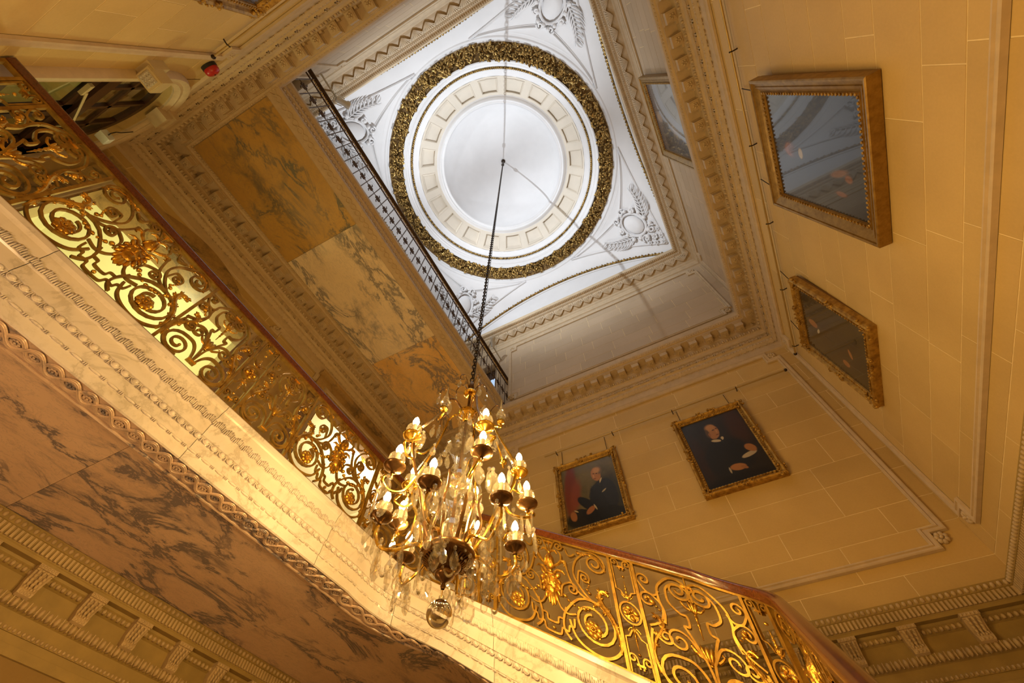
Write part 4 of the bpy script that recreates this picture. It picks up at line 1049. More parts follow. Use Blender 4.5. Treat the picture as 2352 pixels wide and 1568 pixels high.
# ------------------------------------------------------------------ second-floor gallery
ug = struct('trim_4', 'second-floor gallery with veined marble soffit slabs and carved edge', 'gallery')
gx = -3.25
for (y0, y1, mt_) in ((YB + 0.36, 0.65, 'ochre'), (0.65, 3.24, 'cream_marble'), (3.24, YE - 0.36, 'orange')):
    MB().box((XL + 0.36, y0 + 0.002, 7.70), (-3.50, y1 - 0.002, 7.74)).build('soffit_slab', mt_, ug)
m = MB(); prof = [(-3.50, 7.70), (-3.50, 7.69), (-3.485, 7.685), (-3.255, 7.69), (-3.25, 7.70), (-3.25, 7.76), (-3.262, 7.765), (-3.262, 7.86), (-3.24, 7.875), (-3.232, 7.90), (-3.245, 7.905), (-3.245, 7.97), (-3.22, 7.99), (-3.20, 8.02), (-3.19, 8.03), (-3.19, 8.10), (-3.4, 8.12)]
vs = [(x, y, z) for y in (YB + 0.3, YE - 0.3) for x, z in prof]; k = len(prof)
m.add(vs, [(j, j + 1, k + j + 1, k + j) for j in range(k - 1)]); m.build('gallery_edge', 'carved', ug)
MB().box((XL, YB, 7.78), (-3.27, YE, 8.11)).build('gallery_deck', 'carved', ug)
gr = MB()
for k in range(6): gr.ell((0.018 * cos(k * PI / 3), 0.018 * sin(k * PI / 3), 0), (0.011, 0.011, 0.008), 6, 3)
gr.ell((0, 0, -0.003), (0.010, 0.010, 0.009), 6, 3); gm2 = gr.mesh('guilloche_rosette', 'carved', True)
k = 0; y = YB + 0.42
while y < YE - 0.38: put('guilloche_rosette', gm2, ug, (-3.37, y, 7.682)); y += 0.123
m = MB()
for ph in (0, PI):
    pts = []; y = YB + 0.42 - 0.0615
    while y < YE - 0.36: pts.append((-3.37 + 0.045 * cos(PI * (y - YB - 0.42 + 0.0615) / 0.123 + ph), y, 7.683 - (0.004 if ph else 0))); y += 0.0123
    m.tube(pts, 0.011, 5)
m.build('guilloche_ribbon', 'carved', ug, True)
m = MB(); y = YB + 0.4
while y < YE - 0.36:
    m.ell((-3.253, y, 7.815), (0.012, 0.028, 0.03), 6, 4); m.ell((-3.228, y + 0.03, 7.935), (0.014, 0.02, 0.022), 6, 4); y += 0.07
m.build('leaf_moulding', 'carved', ug, True, kind='stuff')

gr_ = thing('gallery_railing', 'dark bronze railing with small rosettes on the second-floor gallery', 'railing', (gx, 2.0, 8.1))
def U(x, y, z): return (x - gx, y - 2.0, z - 8.1)
m = MB(); m.box(U(gx - 0.03, YB + 0.01, 9.29), U(gx + 0.03, YE - 0.01, 9.335)); m.box(U(gx - 0.038, YB + 0.01, 9.30), U(gx + 0.038, YE - 0.01, 9.322)); m.build('handrail', 'rail_bronze', gr_)
m = MB(); m.box(U(gx - 0.012, YB + 0.01, 9.09), U(gx + 0.012, YE - 0.01, 9.105)); m.box(U(gx - 0.012, YB + 0.01, 8.15), U(gx + 0.012, YE - 0.01, 8.165)); m.build('flat_bar', 'rail_bronze', gr_)
b_ = MB(); b_.tube([(0, 0, 0), (0, 0, 1.2)], 0.010, 6); bmh = b_.mesh('baluster', 'rail_bronze', True)
r_ = MB()
for k in range(8):
    q = PI * k / 4; r_.ell((0, 0.052 * cos(q), 0.052 * sin(q) * 1.15), (0.013, 0.024, 0.024), 6, 4)
r_.ell((0, 0, 0), (0.02, 0.035, 0.035), 7, 4)
for sg in (-1, 1): r_.tube([(0, 0, sg * 0.06), (0, 0.01 * sg, sg * 0.12), (0, -0.02 * sg, sg * 0.16)], 0.009, 5); r_.tube([(0, sg * 0.06, 0), (0, sg * 0.118, 0)], 0.007, 5)
rmh = r_.mesh('rosette', 'rail_bronze', True)
s_ = MB()
for q in range(7): s_.ell((0, 0.034 * (q - 3), 0), (0.013, 0.016, 0.024 if q % 2 else 0.034), 6, 4)
smh = s_.mesh('pierced_ornament', 'gilt', True)
y = -1.0 + 0.0 - 0.235 * 3
while y < YE - 0.05:
    put('baluster', bmh, gr_, U(gx, y, 8.11)); put('rosette', rmh, gr_, U(gx, y + 0.1175, 8.62))
    put('pierced_ornament', smh, gr_, U(gx, y + 0.1175, 9.19)); put('pierced_ornament', smh, gr_, U(gx, y + 0.1175, 8.22), scale=(1, 0.6, 0.7)); y += 0.235

# ------------------------------------------------------------------ doors and the rooms beyond them
salon = struct('wall_salon')
m = MB(); m.box((-9.6, -1.9, 3.0), (-9.5, 6.5, 6.9)); m.box((-9.6, -2.0, 3.0), (-5.76, -1.9, 6.9)); m.box((-9.6, 6.5, 3.0), (-5.76, 6.6, 6.9)); m.box((-9.6, 2.0, 3.0), (-5.76, 2.1, 6.9)); m.build('room_walls', 'plaster_warm', salon)
MB().box((-9.6, -2.0, 2.85), (-5.76, 6.6, 3.0)).build('room_floor', 'floor', salon)
MB().box((-9.6, -2.0, 6.9), (-5.76, 6.6, 7.0)).build('room_ceiling', 'vanilla', salon)
m = MB()
for (y0, y1) in ((-1.9, 2.0), (2.1, 6.5)):
    path_moulding(m, [(-9.5, y0), (-5.76, y0), (-5.76, y1), (-9.5, y1)], [(0, -0.20), (0.05, -0.18), (0.10, -0.08), (0.22, -0.03), (0.24, 0)], lambda a, b, c: (a, b, 6.9 + c))
m.build('room_cornice', 'vanilla', salon)
# marble cased openings of the left wall
for nm, (y0, y1, z0, z1), lab in (('door_1', O1, 'wide'), ('door_2', O2, 'tall')):
    d_ = struct(nm); f = WF['left']; m = MB()
    m.fbox(f, (y0 - 0.30, z0, 0.0), (y0, z1, 0.07)); m.fbox(f, (y1, z0, 0.0), (y1 + 0.30, z1, 0.07)); m.build('jamb', 'door_marble', d_)
    m = MB(); m.fbox(f, (y0 - 0.30, z1, 0.0), (y1 + 0.30, z1 + 0.26, 0.08)); m.fbox(f, (y0 - 0.34, z1 + 0.26, 0.0), (y1 + 0.34, z1 + 0.33, 0.16)); m.build('lintel', 'door_marble', d_)
    m = MB()
    for a in (y0 + 0.004, y1 - 0.004): m.quad(*[f(a, z, h) for z, h in ((z0, 0.07), (z0, -0.32), (z1, -0.32), (z1, 0.07))])
    m.quad(*[f(a, z1 - 0.004, h) for a, h in ((y0, 0.07), (y0, -0.32), (y1, -0.32), (y1, 0.07))]); m.build('reveal', 'door_marble', d_)
    m = MB(); path_moulding(m, [(y0 - 0.02, z0), (y0 - 0.02, z1 + 0.02), (y1 + 0.02, z1 + 0.02), (y1 + 0.02, z0)], [(0.0, 0.07), (0.01, 0.10), (0.05, 0.11), (0.08, 0.09), (0.10, 0.07)], f, False); m.build('architrave', 'carved', d_, True)
    # segmental marble slab above the opening with dark breccia
    m = MB(); vs = []; n = 14; cy_ = (y0 + y1) / 2; hw = (y1 - y0) / 2 * 0.72
    top = 6.74
    for k in range(n + 1):
        u = -hw + 2 * hw * k / n; zz = z1 + 0.36 + (top - z1 - 0.36) * (1 - (u / hw) ** 2)
        vs += [f(cy_ + u, z1 + 0.33, 0.06), f(cy_ + u, zz, 0.06), f(cy_ + u, zz, 0.0)]
    m.add(vs, [(3 * k, 3 * k + 1, 3 * k + 4, 3 * k + 3) for k in range(n)] + [(3 * k + 1, 3 * k + 2, 3 * k + 5, 3 * k + 4) for k in range(n)]); m.build('overdoor_slab', 'door_marble', d_)
# arched opening of the back wall with glazed double doors
d3 = struct('door_3'); f = WF['back']
def arch_path(r, z0=3.0, n=24):
    return [(AC[0] - r, z0)] + [(AC[0] - r * cos(PI * k / n), AC[1] + r * sin(PI * k / n)) for k in range(n + 1)] + [(AC[0] + r, z0)]
m = MB(); path_moulding(m, arch_path(AR + 0.005), [(0.0, -0.02), (0.0, 0.03), (0.05, 0.045), (0.06, 0.065), (0.10, 0.06), (0.12, 0.085), (0.17, 0.09), (0.19, 0.05), (0.19, 0.0)], f, False)
m.build('arch_moulding', 'carved', d3, True)
m = MB(); m.fbox(f, (AC[0] - 0.11, AC[1] + AR - 0.06, 0.0), (AC[0] + 0.11, 6.82, 0.17)); m.fbox(f, (AC[0] - 0.14, 6.74, 0.0), (AC[0] + 0.14, 6.83, 0.2)); m.build('keystone', 'carved', d3)
f = lambda u, z, h: WF['back'](u, z, h + 0.17)
m = MB(); path_moulding(m, arch_path(AR - 0.0), [(-0.09, -0.32), (-0.09, -0.25), (0.0, -0.25)], f, False); m.build('door_frame', 'dark_wood', d3)
MB().fbox(f, (ARCH[0], 5.42, -0.33), (ARCH[1], 5.60, -0.22)).build('transom_bar', 'dark_wood', d3)
for side_, (x0, x1) in (('l', (ARCH[0] + 0.08, AC[0] - 0.01)), ('r', (AC[0] + 0.01, ARCH[1] - 0.08))):
    leaf_ = MB()
    for a, b, c, d in ((x0, x0 + 0.1, 3.0, 5.42), (x1 - 0.1, x1, 3.0, 5.42), (x0, x1, 3.0, 3.5), (x0, x1, 5.30, 5.42), (x0, x1, 4.38, 4.44)): leaf_.fbox(f, (a, c, -0.31), (b, d, -0.26))
    lo_ = leaf_.build('door_leaf', 'dark_wood', d3)
    for (c, d) in ((3.5, 4.38), (4.44, 5.30)): MB().fbox(f, (x0 + 0.1, c, -0.29), (x1 - 0.1, d, -0.284)).build('pane', 'pane', lo_)
    # fanlight above
    for (a, b) in (((x0, x0 + 0.33)), ((x0 + 0.37, x1))):
        pass
fan = MB()
for x in (AC[0] - 0.42, AC[0], AC[0] + 0.42): fan.fbox(f, (x - 0.025, 5.60, -0.30), (x + 0.025, AC[1] + math.sqrt(max(0.01, AR ** 2 - (x - AC[0]) ** 2)) - 0.05, -0.26))
fan.fbox(f, (ARCH[0] + 0.06, 5.98, -0.30), (ARCH[1] - 0.06, 6.03, -0.26)); fan.build('fanlight_bars', 'dark_wood', d3)
m = MB(); pts = [(AC[0] + (AR - .06) * cos(PI * k / 16), AC[1] + (AR - .06) * sin(PI * k / 16)) for k in range(17)]
vs = [f(x, z, -0.285) for x, z in pts] + [f(AC[0] + (AR - 0.06), 5.6, -0.285), f(AC[0] - (AR - 0.06), 5.6, -0.285)]
m.add(vs, [tuple(range(17)) + (18, 17)]); m.build('pane', 'pane', d3)
MB().tube([f(-4.10, 5.30, -0.22), f(-4.62, 5.38, -0.12), f(-4.85, 5.46, -0.24)], 0.012, 6).build('door_closer_arm', 'tan_plastic', d3)
MB().fbox(f, (-4.15, 5.26, -0.26), (-3.98, 5.31, -0.22)).build('door_closer', 'tan_plastic', d3)
corr = struct('wall_corridor')
m = MB(); m.box((-6.6, -5.1, 3.0), (-2.6, -5.0, 7.0)); m.box((-6.7, -5.1, 3.0), (-6.6, -2.25, 7.0)); m.box((-2.6, -5.1, 3.0), (-2.5, -2.25, 7.0)); m.build('corridor_walls', 'vanilla', corr)
m = MB(); m.box((-6.7, -5.1, 6.3), (-2.5, -2.25, 6.4)); m.build('corridor_ceiling', 'vanilla', corr)
MB().box((-6.7, -5.1, 2.9), (-2.5, -2.25, 3.0)).build('corridor_floor', 'floor', corr)
# dark doors at both ends of the upper gallery
for nm, sd, glow in (('door_4', 'end', True), ('door_5', 'back', False)):
    d_ = struct(nm); f = WF[sd]; x0, x1, z0, z1 = D_E
    m = MB(); path_moulding(m, [(x0, z0), (x0, z1), (x1, z1), (x1, z0)], [(0.03, 0.0), (0.03, 0.05), (-0.06, 0.06), (-0.08, 0.03), (-0.08, -0.15)], f, False); m.build('architrave', 'carved', d_, True)
    m = MB(); m.fbox(f, (x0, z0, -0.20), (x1, z1, -0.14))
    for (a, b) in ((x0 + 0.1, (x0 + x1) / 2 - 0.05), ((x0 + x1) / 2 + 0.05, x1 - 0.1)):
        for (c, d) in ((z0 + 0.2, z0 + 1.0), (z0 + 1.15, z1 - 0.15)): path_moulding(m, [(a, c), (b, c), (b, d), (a, d)], [(0, -0.14), (0.02, -0.12), (0.05, -0.14)], f)
    m.build('door_leaf', 'dark_wood', d_)
    if glow: MB().fbox(f, (x1 - 0.52, z0 + 1.2, -0.15), (x1 - 0.15, z1 - 0.5, -0.135)).build('pane', emit_mat('window_onto_evening_sky', (0.45, 0.65, 0.9), 0.9), d_)

# ------------------------------------------------------------------ picture rails
def pic_rail(side, u0, u1, z, label, ends):
    f = WF[side]; cu = (u0 + u1) / 2
    t = thing('picture_rail', label, 'picture rail')
    m = MB(); m.tube([f(u0, z, 0.07), f(u1, z, 0.07)], 0.014, 8); m.build('tube', 'brass_dull', t, True)
    u = u0 + 0.25
    while u < u1 - 0.1:
        b = MB(); b.tube([f(u, z - 0.02, 0.0), f(u, z - 0.03, 0.06), f(u, z, 0.09), f(u, z + 0.02, 0.07)], 0.008, 6); b.build('bracket', 'iron', t, True); u += 1.15
    for e_ in ends: MB().ell(f(e_, z, 0.07), (0.028, 0.028, 0.028), 8, 6).build('end_ball', 'iron', t, True)
    return t
M['brass_dull'] = simple('dull_brass', (0.50, 0.36, 0.15), 0.4, 0.5, 0.1)
pic_rail('end', -2.35, 2.19, 6.13, 'thin brass picture rail above the two portraits on the end wall', [2.19])
pic_rail('right', YB + 0.3, 5.69, 6.20, 'long brass picture rail along the right wall above two paintings', [5.69])
pic_rail('back', -3.09, 1.9, 6.18, 'brass picture rail on the wall left of the dome beside the red bell', [-3.09])

# ------------------------------------------------------------------ paintings
def portrait_mat(name, bg, layers, rough=0.16, coat=0.0):
    m, nt, b = newmat(name)
    uv = N(nt, 'ShaderNodeUVMap'); sep = N(nt, 'ShaderNodeSeparateXYZ'); nt.links.new(uv.outputs[0], sep.inputs[0])
    ns = noise(nt, uv.outputs[0], 3.0, 4, 0.6)
    cur = ramp(nt, ns.outputs['Fac'], [(0.3, tuple(x * 0.65 for x in bg)), (0.7, tuple(x * 1.3 for x in bg))])
    wob = noise(nt, uv.outputs[0], 9.0, 3, 0.5)
    def math_(op, a, b_=None, c=None):
        n_ = N(nt, 'ShaderNodeMath', op=op)
        for i, v in enumerate((a, b_, c)):
            if v is None: continue
            if hasattr(v, 'links'): nt.links.new(v, n_.inputs[i])
            else: n_.inputs[i].default_value = v
        return n_.outputs[0]
    wb = math_('MULTIPLY_ADD', wob.outputs['Fac'], 0.35, -0.175)
    for (cx, cy, rx, ry, rot, col, soft) in layers:
        r_ = math.radians(rot); dx = math_('SUBTRACT', sep.outputs[0], cx); dy = math_('SUBTRACT', sep.outputs[1], 1 - cy)
        a = math_('ADD', math_('MULTIPLY', dx, cos(r_) / rx), math_('MULTIPLY', dy, sin(r_) / rx))
        c = math_('ADD', math_('MULTIPLY', dx, -sin(r_) / ry), math_('MULTIPLY', dy, cos(r_) / ry))
        d = math_('ADD', math_('SQRT', math_('ADD', math_('MULTIPLY', a, a), math_('MULTIPLY', c, c))), wb if min(rx, ry) > 0.05 else math_('MULTIPLY', wb, 0.4))
        mr = N(nt, 'ShaderNodeMapRange'); mr.interpolation_type = 'SMOOTHSTEP'; nt.links.new(d, mr.inputs[0])
        mr.inputs[1].default_value = 1.0 + soft; mr.inputs[2].default_value = 1.0 - soft; mr.inputs[3].default_value = 0.0; mr.inputs[4].default_value = 1.0
        cur = mixc(nt, mr.outputs[0], cur, col)
    nt.links.new(cur, b.inputs['Base Color']); b.inputs['Roughness'].default_value = rough
    b.inputs['Coat Weight'].default_value = coat; b.inputs['Coat Roughness'].default_value = 0.02; b.inputs['Coat IOR'].default_value = 1.6
    return m
def painting(side, u0, u1, z0, z1, fw, tilt0, tilt1, mat, label, style, chain=0.0, rail=0.0):
    F0 = WF[side]; flip = side == 'right'
    f = lambda a, b, c: F0(a, b, tilt0 + (tilt1 - tilt0) * (b - z0) / (z1 - z0) + c)
    t = thing('painting', label, 'painting')
    m = MB()
    if style == 'plain':
        pr = [(0, -0.02), (0, 0.085), (0.012, 0.092), (0.03, 0.088), (0.034, 0.075), (0.07, 0.062), (0.075, 0.07), (0.10, 0.06), (fw - 0.045, 0.045), (fw - 0.04, 0.055), (fw - 0.01, 0.045), (fw, 0.02)]
    else:
        pr = [(0, -0.02), (0, 0.05), (0.01, 0.075), (0.03, 0.085), (0.05, 0.07), (0.065, 0.045), (fw - 0.03, 0.04), (fw - 0.022, 0.055), (fw - 0.006, 0.045), (fw, 0.02)]
    path_moulding(m, [(u0, z0), (u1, z0), (u1, z1), (u0, z1)], pr, f); m.build('frame', 'frame_gold' if style == 'ornate' else 'frame_plain', t)
    s = MB(); s.fbox(f, (u0 + 0.01, z0 + 0.01, -0.05), (u1 - 0.01, z1 - 0.01, -0.0)); s.build('backing', 'frame_side', t)
    cv = MB(); q = [f(a, b, 0.028) for a, b in ((u0 + fw - 0.01, z0 + fw - 0.01), (u1 - fw + 0.01, z0 + fw - 0.01), (u1 - fw + 0.01, z1 - fw + 0.01), (u0 + fw - 0.01, z1 - fw + 0.01))]
    if flip: q = [q[1], q[0], q[3], q[2]]
    me = cv.add(q, [(0, 1, 2, 3)]).mesh('canvas', mat)
    ul = me.uv_layers.new(name='UVMap')
    for li, c in enumerate(((0, 0), (1, 0), (1, 1), (0, 1))): ul.data[li].uv = c
    put('canvas', me, t)
    rs = random.Random(label)
    if style == 'ornate':
        for (cu, cz) in ((u0, z0), (u1, z0), (u1, z1), (u0, z1)):
            o_ = MB(); su = 1 if cu == u0 else -1; sz = 1 if cz == z0 else -1
            for k in range(16):
                a, b = rs.uniform(-0.015, fw * 1.5), rs.uniform(-0.015, fw * 0.95)
                if k % 2: a, b = b, a
                o_.ell((cu + su * a, cz + sz * b, 0.066), (rs.uniform(.012, .026), rs.uniform(.012, .026), 0.022), 6, 4, f=f)
            o_.build('corner_ornament', 'frame_gold', t, True, kind='stuff')
        mu, mz = (u0 + u1) / 2, (z0 + z1) / 2
        for (cu, cz, au, az) in ((mu, z0 + 0.03, .17, .03), (mu, z1 - 0.02, .17, .045), (u0 + 0.03, mz, .03, .17), (u1 - 0.03, mz, .03, .17)):
            o_ = MB()
            for k in range(16): o_.ell((cu + rs.uniform(-au, au), cz + rs.uniform(-az, az) * (1 if az > .1 else 1), 0.072), (rs.uniform(.012, .028), rs.uniform(.012, .024), 0.022), 6, 4, f=f)
            o_.build('centre_ornament', 'frame_gold', t, True, kind='stuff')
    b_ = MB(); i0 = fw - 0.025
    for (a0_, b0_, a1_, b1_) in ((u0 + i0, z0 + i0, u1 - i0, z0 + i0), (u0 + i0, z1 - i0, u1 - i0, z1 - i0), (u0 + i0, z0 + i0, u0 + i0, z1 - i0), (u1 - i0, z0 + i0, u1 - i0, z1 - i0)):
        L = math.hypot(a1_ - a0_, b1_ - b0_); n = int(L / 0.045)
        for k in range(n):
            q_ = (k + .5) / n; b_.ell((a0_ + (a1_ - a0_) * q_, b0_ + (b1_ - b0_) * q_, 0.055), (0.016, 0.016, 0.012), 6, 3, f=f)
    b_.build('beaded_sight_edge', 'frame_gold', t, True, kind='stuff')
    if rail:
        for cu in (u0 + 0.16, u1 - 0.16):
            c_ = MB(); p0 = Vector(f(cu, z1 - 0.05, 0.01)); p1 = Vector(F0(cu, rail - 0.02, 0.045)); n = int((p1 - p0).length / 0.02)
            for k in range(n): c_.ell(p0.lerp(p1, (k + .5) / n), (0.008, 0.008, 0.013) if k % 2 else (0.005, 0.005, 0.013), 5, 3)
            c_.build('hanging_chain', 'iron', t, True)
    return t
SK = (0.38, 0.17, 0.07)
pm1 = portrait_mat('oil_portrait_seated_man_with_red_curtain', (0.13, 0.105, 0.045), [
    (0.85, 0.75, 0.30, 0.5, 10, (0.030, 0.028, 0.022), .35), (0.14, 0.36, 0.11, 0.46, -8, (0.16, 0.035, 0.02), .3), (0.22, 0.50, 0.09, 0.26, -14, (0.20, 0.05, 0.03), .5),
    (0.70, 0.62, 0.24, 0.25, 0, (0.012, 0.014, 0.024), .08), (0.83, 0.62, 0.12, 0.24, 8, (0.014, 0.016, 0.028), .1), (0.42, 0.70, 0.22, 0.075, -42, (0.010, 0.012, 0.020), .12),
    (0.52, 0.92, 0.55, 0.15, -6, (0.008, 0.009, 0.013), .15), (0.30, 0.80, 0.14, 0.06, -20, (0.010, 0.012, 0.018), .15),
    (0.645, 0.255, 0.085, 0.118, 10, SK, .12), (0.72, 0.20, 0.045, 0.07, 0, (0.13, 0.09, 0.06), .4), (0.67, 0.19, 0.06, 0.05, 0, (0.46, 0.25, 0.12), .5),
    (0.605, 0.235, 0.02, 0.009, -10, (0.05, 0.02, 0.01), .5), (0.66, 0.245, 0.02, 0.009, -10, (0.06, 0.025, 0.01), .5), (0.61, 0.325, 0.028, 0.007, -5, (0.16, 0.05, 0.03), .5), (0.60, 0.275, 0.014, 0.035, 5, (0.48, 0.24, 0.11), .6),
    (0.70, 0.385, 0.014, 0.055, -38, (0.5, 0.42, 0.30), .2), (0.665, 0.415, 0.018, 0.045, -10, (0.02, 0.02, 0.03), .2), (0.73, 0.555, 0.045, 0.012, 25, (0.34, 0.30, 0.24), .3),
    (0.135, 0.81, 0.055, 0.075, 20, (0.30, 0.12, 0.05), .2), (0.44, 0.79, 0.085, 0.042, 25, (0.30, 0.12, 0.05), .2), (0.53, 0.765, 0.012, 0.05, 25, (0.4, 0.33, 0.22), .3), (0.19, 0.745, 0.04, 0.010, -30, (0.4, 0.33, 0.22), .3)], 0.22, 0.12)
pm2 = portrait_mat('oil_portrait_seated_man_with_papers', (0.020, 0.015, 0.012), [
    (0.84, 0.25, 0.15, 0.3, 0, (0.045, 0.018, 0.010), .5), (0.08, 0.55, 0.10, 0.30, 0, (0.030, 0.014, 0.009), .5), (0.50, 0.64, 0.36, 0.26, 0, (0.010, 0.010, 0.012), .12), (0.36, 0.72, 0.2, 0.2, 0, (0.012, 0.011, 0.012), .2),
    (0.455, 0.24, 0.098, 0.115, -8, (0.36, 0.17, 0.07), .10), (0.44, 0.165, 0.075, 0.05, 0, (0.44, 0.23, 0.10), .4), (0.37, 0.245, 0.03, 0.07, 0, (0.09, 0.05, 0.025), .4), (0.39, 0.27, 0.018, 0.03, 0, (0.3, 0.13, 0.05), .3),
    (0.475, 0.215, 0.022, 0.009, 5, (0.06, 0.025, 0.01), .5), (0.53, 0.205, 0.016, 0.009, 5, (0.06, 0.025, 0.01), .5), (0.515, 0.245, 0.012, 0.030, -8, (0.46, 0.24, 0.11), .5), (0.505, 0.30, 0.026, 0.007, 4, (0.15, 0.05, 0.02), .5),
    (0.44, 0.385, 0.075, 0.020, -14, (0.48, 0.42, 0.32), .2), (0.54, 0.375, 0.03, 0.022, 40, (0.48, 0.42, 0.32), .2), (0.52, 0.41, 0.014, 0.045, 8, (0.015, 0.015, 0.02), .3),
    (0.78, 0.70, 0.12, 0.030, 8, (0.42, 0.36, 0.28), .15), (0.85, 0.62, 0.085, 0.052, -30, (0.34, 0.15, 0.055), .15), (0.54, 0.815, 0.115, 0.045, -6, (0.36, 0.16, 0.06), .15), (0.62, 0.84, 0.05, 0.02, -25, (0.30, 0.13, 0.05), .2), (0.41, 0.83, 0.014, 0.04, 0, (0.36, 0.32, 0.26), .3),
    (0.5, 0.97, 0.5, 0.08, 0, (0.008, 0.007, 0.007), .3)], 0.30, 0.0)
pm3 = portrait_mat('glazed_dark_portrait', (0.020, 0.020, 0.020), [
    (0.50, 0.22, 0.07, 0.08, 0, (0.20, 0.075, 0.03), .3), (0.50, 0.60, 0.26, 0.36, 0, (0.012, 0.012, 0.014), .2), (0.48, 0.34, 0.05, 0.025, 0, (0.32, 0.27, 0.15), .3),
    (0.37, 0.74, 0.030, 0.09, 20, (0.15, 0.07, 0.03), .4), (0.34, 0.83, 0.035, 0.035, 0, (0.17, 0.07, 0.03), .4), (0.19, 0.74, 0.025, 0.055, 0, (0.15, 0.06, 0.03), .4)], 0.24, 0.55)
pm4 = portrait_mat('dark_varnished_portrait', (0.035, 0.032, 0.024), [
    (0.46, 0.62, 0.24, 0.40, 0, (0.020, 0.020, 0.022), .25), (0.50, 0.17, 0.06, 0.075, 0, (0.30, 0.13, 0.06), .2), (0.42, 0.25, 0.045, 0.018, -20, (0.5, 0.45, 0.36), .3),
    (0.42, 0.74, 0.07, 0.022, 20, (0.30, 0.13, 0.06), .3), (0.20, 0.66, 0.05, 0.055, 0, (0.28, 0.12, 0.05), .3)], 0.12, 0.8)
pm5 = portrait_mat('slate_grey_portrait', (0.040, 0.042, 0.055), [
    (0.5, 0.6, 0.3, 0.4, 0, (0.028, 0.03, 0.038), .4), (0.52, 0.15, 0.07, 0.075, 0, (0.34, 0.24, 0.17), .5), (0.36, 0.52, 0.10, 0.06, 20, (0.22, 0.16, 0.11), .6)], 0.16, 0.6)
pm6 = portrait_mat('brown_portrait', (0.05, 0.035, 0.02), [(0.5, 0.35, 0.12, 0.16, 0, SK, .2), (0.5, 0.75, 0.3, 0.3, 0, (0.02, 0.018, 0.015), .2)], 0.2, 0.3)
painting('end', -2.16, -0.965, 4.29, 5.72, 0.115, 0.02, 0.06, pm1, 'gilt framed portrait of a seated man in a navy suit beside a red curtain', 'ornate', rail=6.13)
painting('end', 0.10, 1.27, 4.24, 5.78, 0.115, 0.02, 0.06, pm2, 'gilt framed portrait of a dark suited man holding papers on the end wall', 'ornate', rail=6.13)
painting('right', 1.19, 2.70, 3.86, 5.62, 0.175, 0.03, 0.10, pm3, 'large glazed portrait in a plain moulded gold frame reflecting the dome', 'plain', rail=6.20)
painting('right', 3.86, 5.13, 4.19, 5.68, 0.125, 0.02, 0.09, pm4, 'dark portrait in an ornate gilt frame on the right wall near the corner', 'ornate', rail=6.20)
painting('right', 1.14, 2.86, 8.30, 10.72, 0.165, 0.02, 0.06, pm5, 'slate grey portrait high on the second-floor wall, partly hidden by the crown', 'plain')
painting('back', -2.24, -1.0, 4.2, 5.86, 0.14, 0.02, 0.06, pm6, 'ornate gilt frame cut off by the top left edge of the picture', 'ornate')

# ------------------------------------------------------------------ fittings on the back wall
f = WF['back']
t = thing('emergency_light', 'cream wall-mounted emergency light with a round cornered lens beside the arch', 'light', f(-3.45, 5.42, 0.0))
o0 = Vector(f(-3.45, 5.42, 0.0)); L_ = lambda a, b, c: tuple(Vector(f(-3.45 + a, 5.42 + b, c)) - o0)
m = MB(); m.fbox(L_, (-0.11, -0.02, 0.0), (0.11, 0.22, 0.10)); m.fbox(L_, (-0.10, -0.05, 0.05), (0.10, 0.12, 0.24)); m.build('housing', 'tan_plastic', t)
m = MB(); m.fbox(L_, (-0.095, -0.065, 0.06), (0.095, -0.045, 0.235)); m.build('bezel', 'tan_plastic', t)
m = MB(); m.fbox(L_, (-0.070, -0.075, 0.085), (0.070, -0.062, 0.21))
for i in range(4):
    for j in range(4): m.ell((-0.048 + 0.032 * i, -0.077, 0.10 + 0.032 * j), (0.011, 0.007, 0.011), 6, 3, f=L_)
m.build('lens', 'led', t, True)
t = thing('fire_bell', 'round red fire alarm bell high beside the arch', 'alarm bell', f(-3.38, 6.50, 0.0)); o0 = Vector(f(-3.38, 6.50, 0.0)); L_ = lambda a, b, c: tuple(Vector(f(-3.38 + a, 6.50 + b, c)) - o0)
MB().lathe([(0.001, 0), (0.095, 0.0), (0.095, 0.045), (0.001, 0.045)], 18, L_).build('base', 'black', t, True)
MB().lathe([(0.088, 0.045), (0.092, 0.075), (0.08, 0.105), (0.05, 0.12), (0.001, 0.122)], 18, L_).build('dome', 'red', t, True)
MB().ell((0, 0, 0.125), (0.012, 0.012, 0.006), 6, 4, f=L_).build('screw', 'black', t, True)
t = thing('sensor_box', 'small white sensor box above the dark door at the handrail', 'sensor', f(-4.92, 6.05, 0.10)); o0 = Vector(f(-4.92, 6.05, 0.10)); L_ = lambda a, b, c: tuple(Vector(f(-4.92 + a, 6.05 + b, 0.10 + c)) - o0)
m = MB(); m.fbox(L_, (-0.06, -0.05, -0.07), (0.06, 0.05, 0.05), 1.0); m.fbox(L_, (-0.06, -0.05, 0.05), (0.06, 0.05, 0.06), 0.9); m.build('case', 'white_plastic', t)
MB().tube([L_(0.05, 0.0, 0.0), L_(0.10, 0.0, 0.0), L_(0.12, 0.07, 0.0), L_(0.0, 0.3, -0.03), L_(-0.02, 0.52, -0.03)], 0.006, 5).build('cable', 'black', t, True)
# smoke detector on the ceiling beyond the first door
t = thing('smoke_detector', 'small white smoke detector on the pale yellow ceiling beyond the gallery', 'detector', (-6.85, -0.17, 6.9))
MB().lathe([(0.001, -0.06), (0.03, -0.06), (0.045, -0.04), (0.06, -0.02), (0.06, 0.0)], 14).build('case', 'white_plastic', t, True)
MB().ell((0, 0, -0.066), (0.012, 0.012, 0.01), 6, 4).build('lens', 'led', t, True)
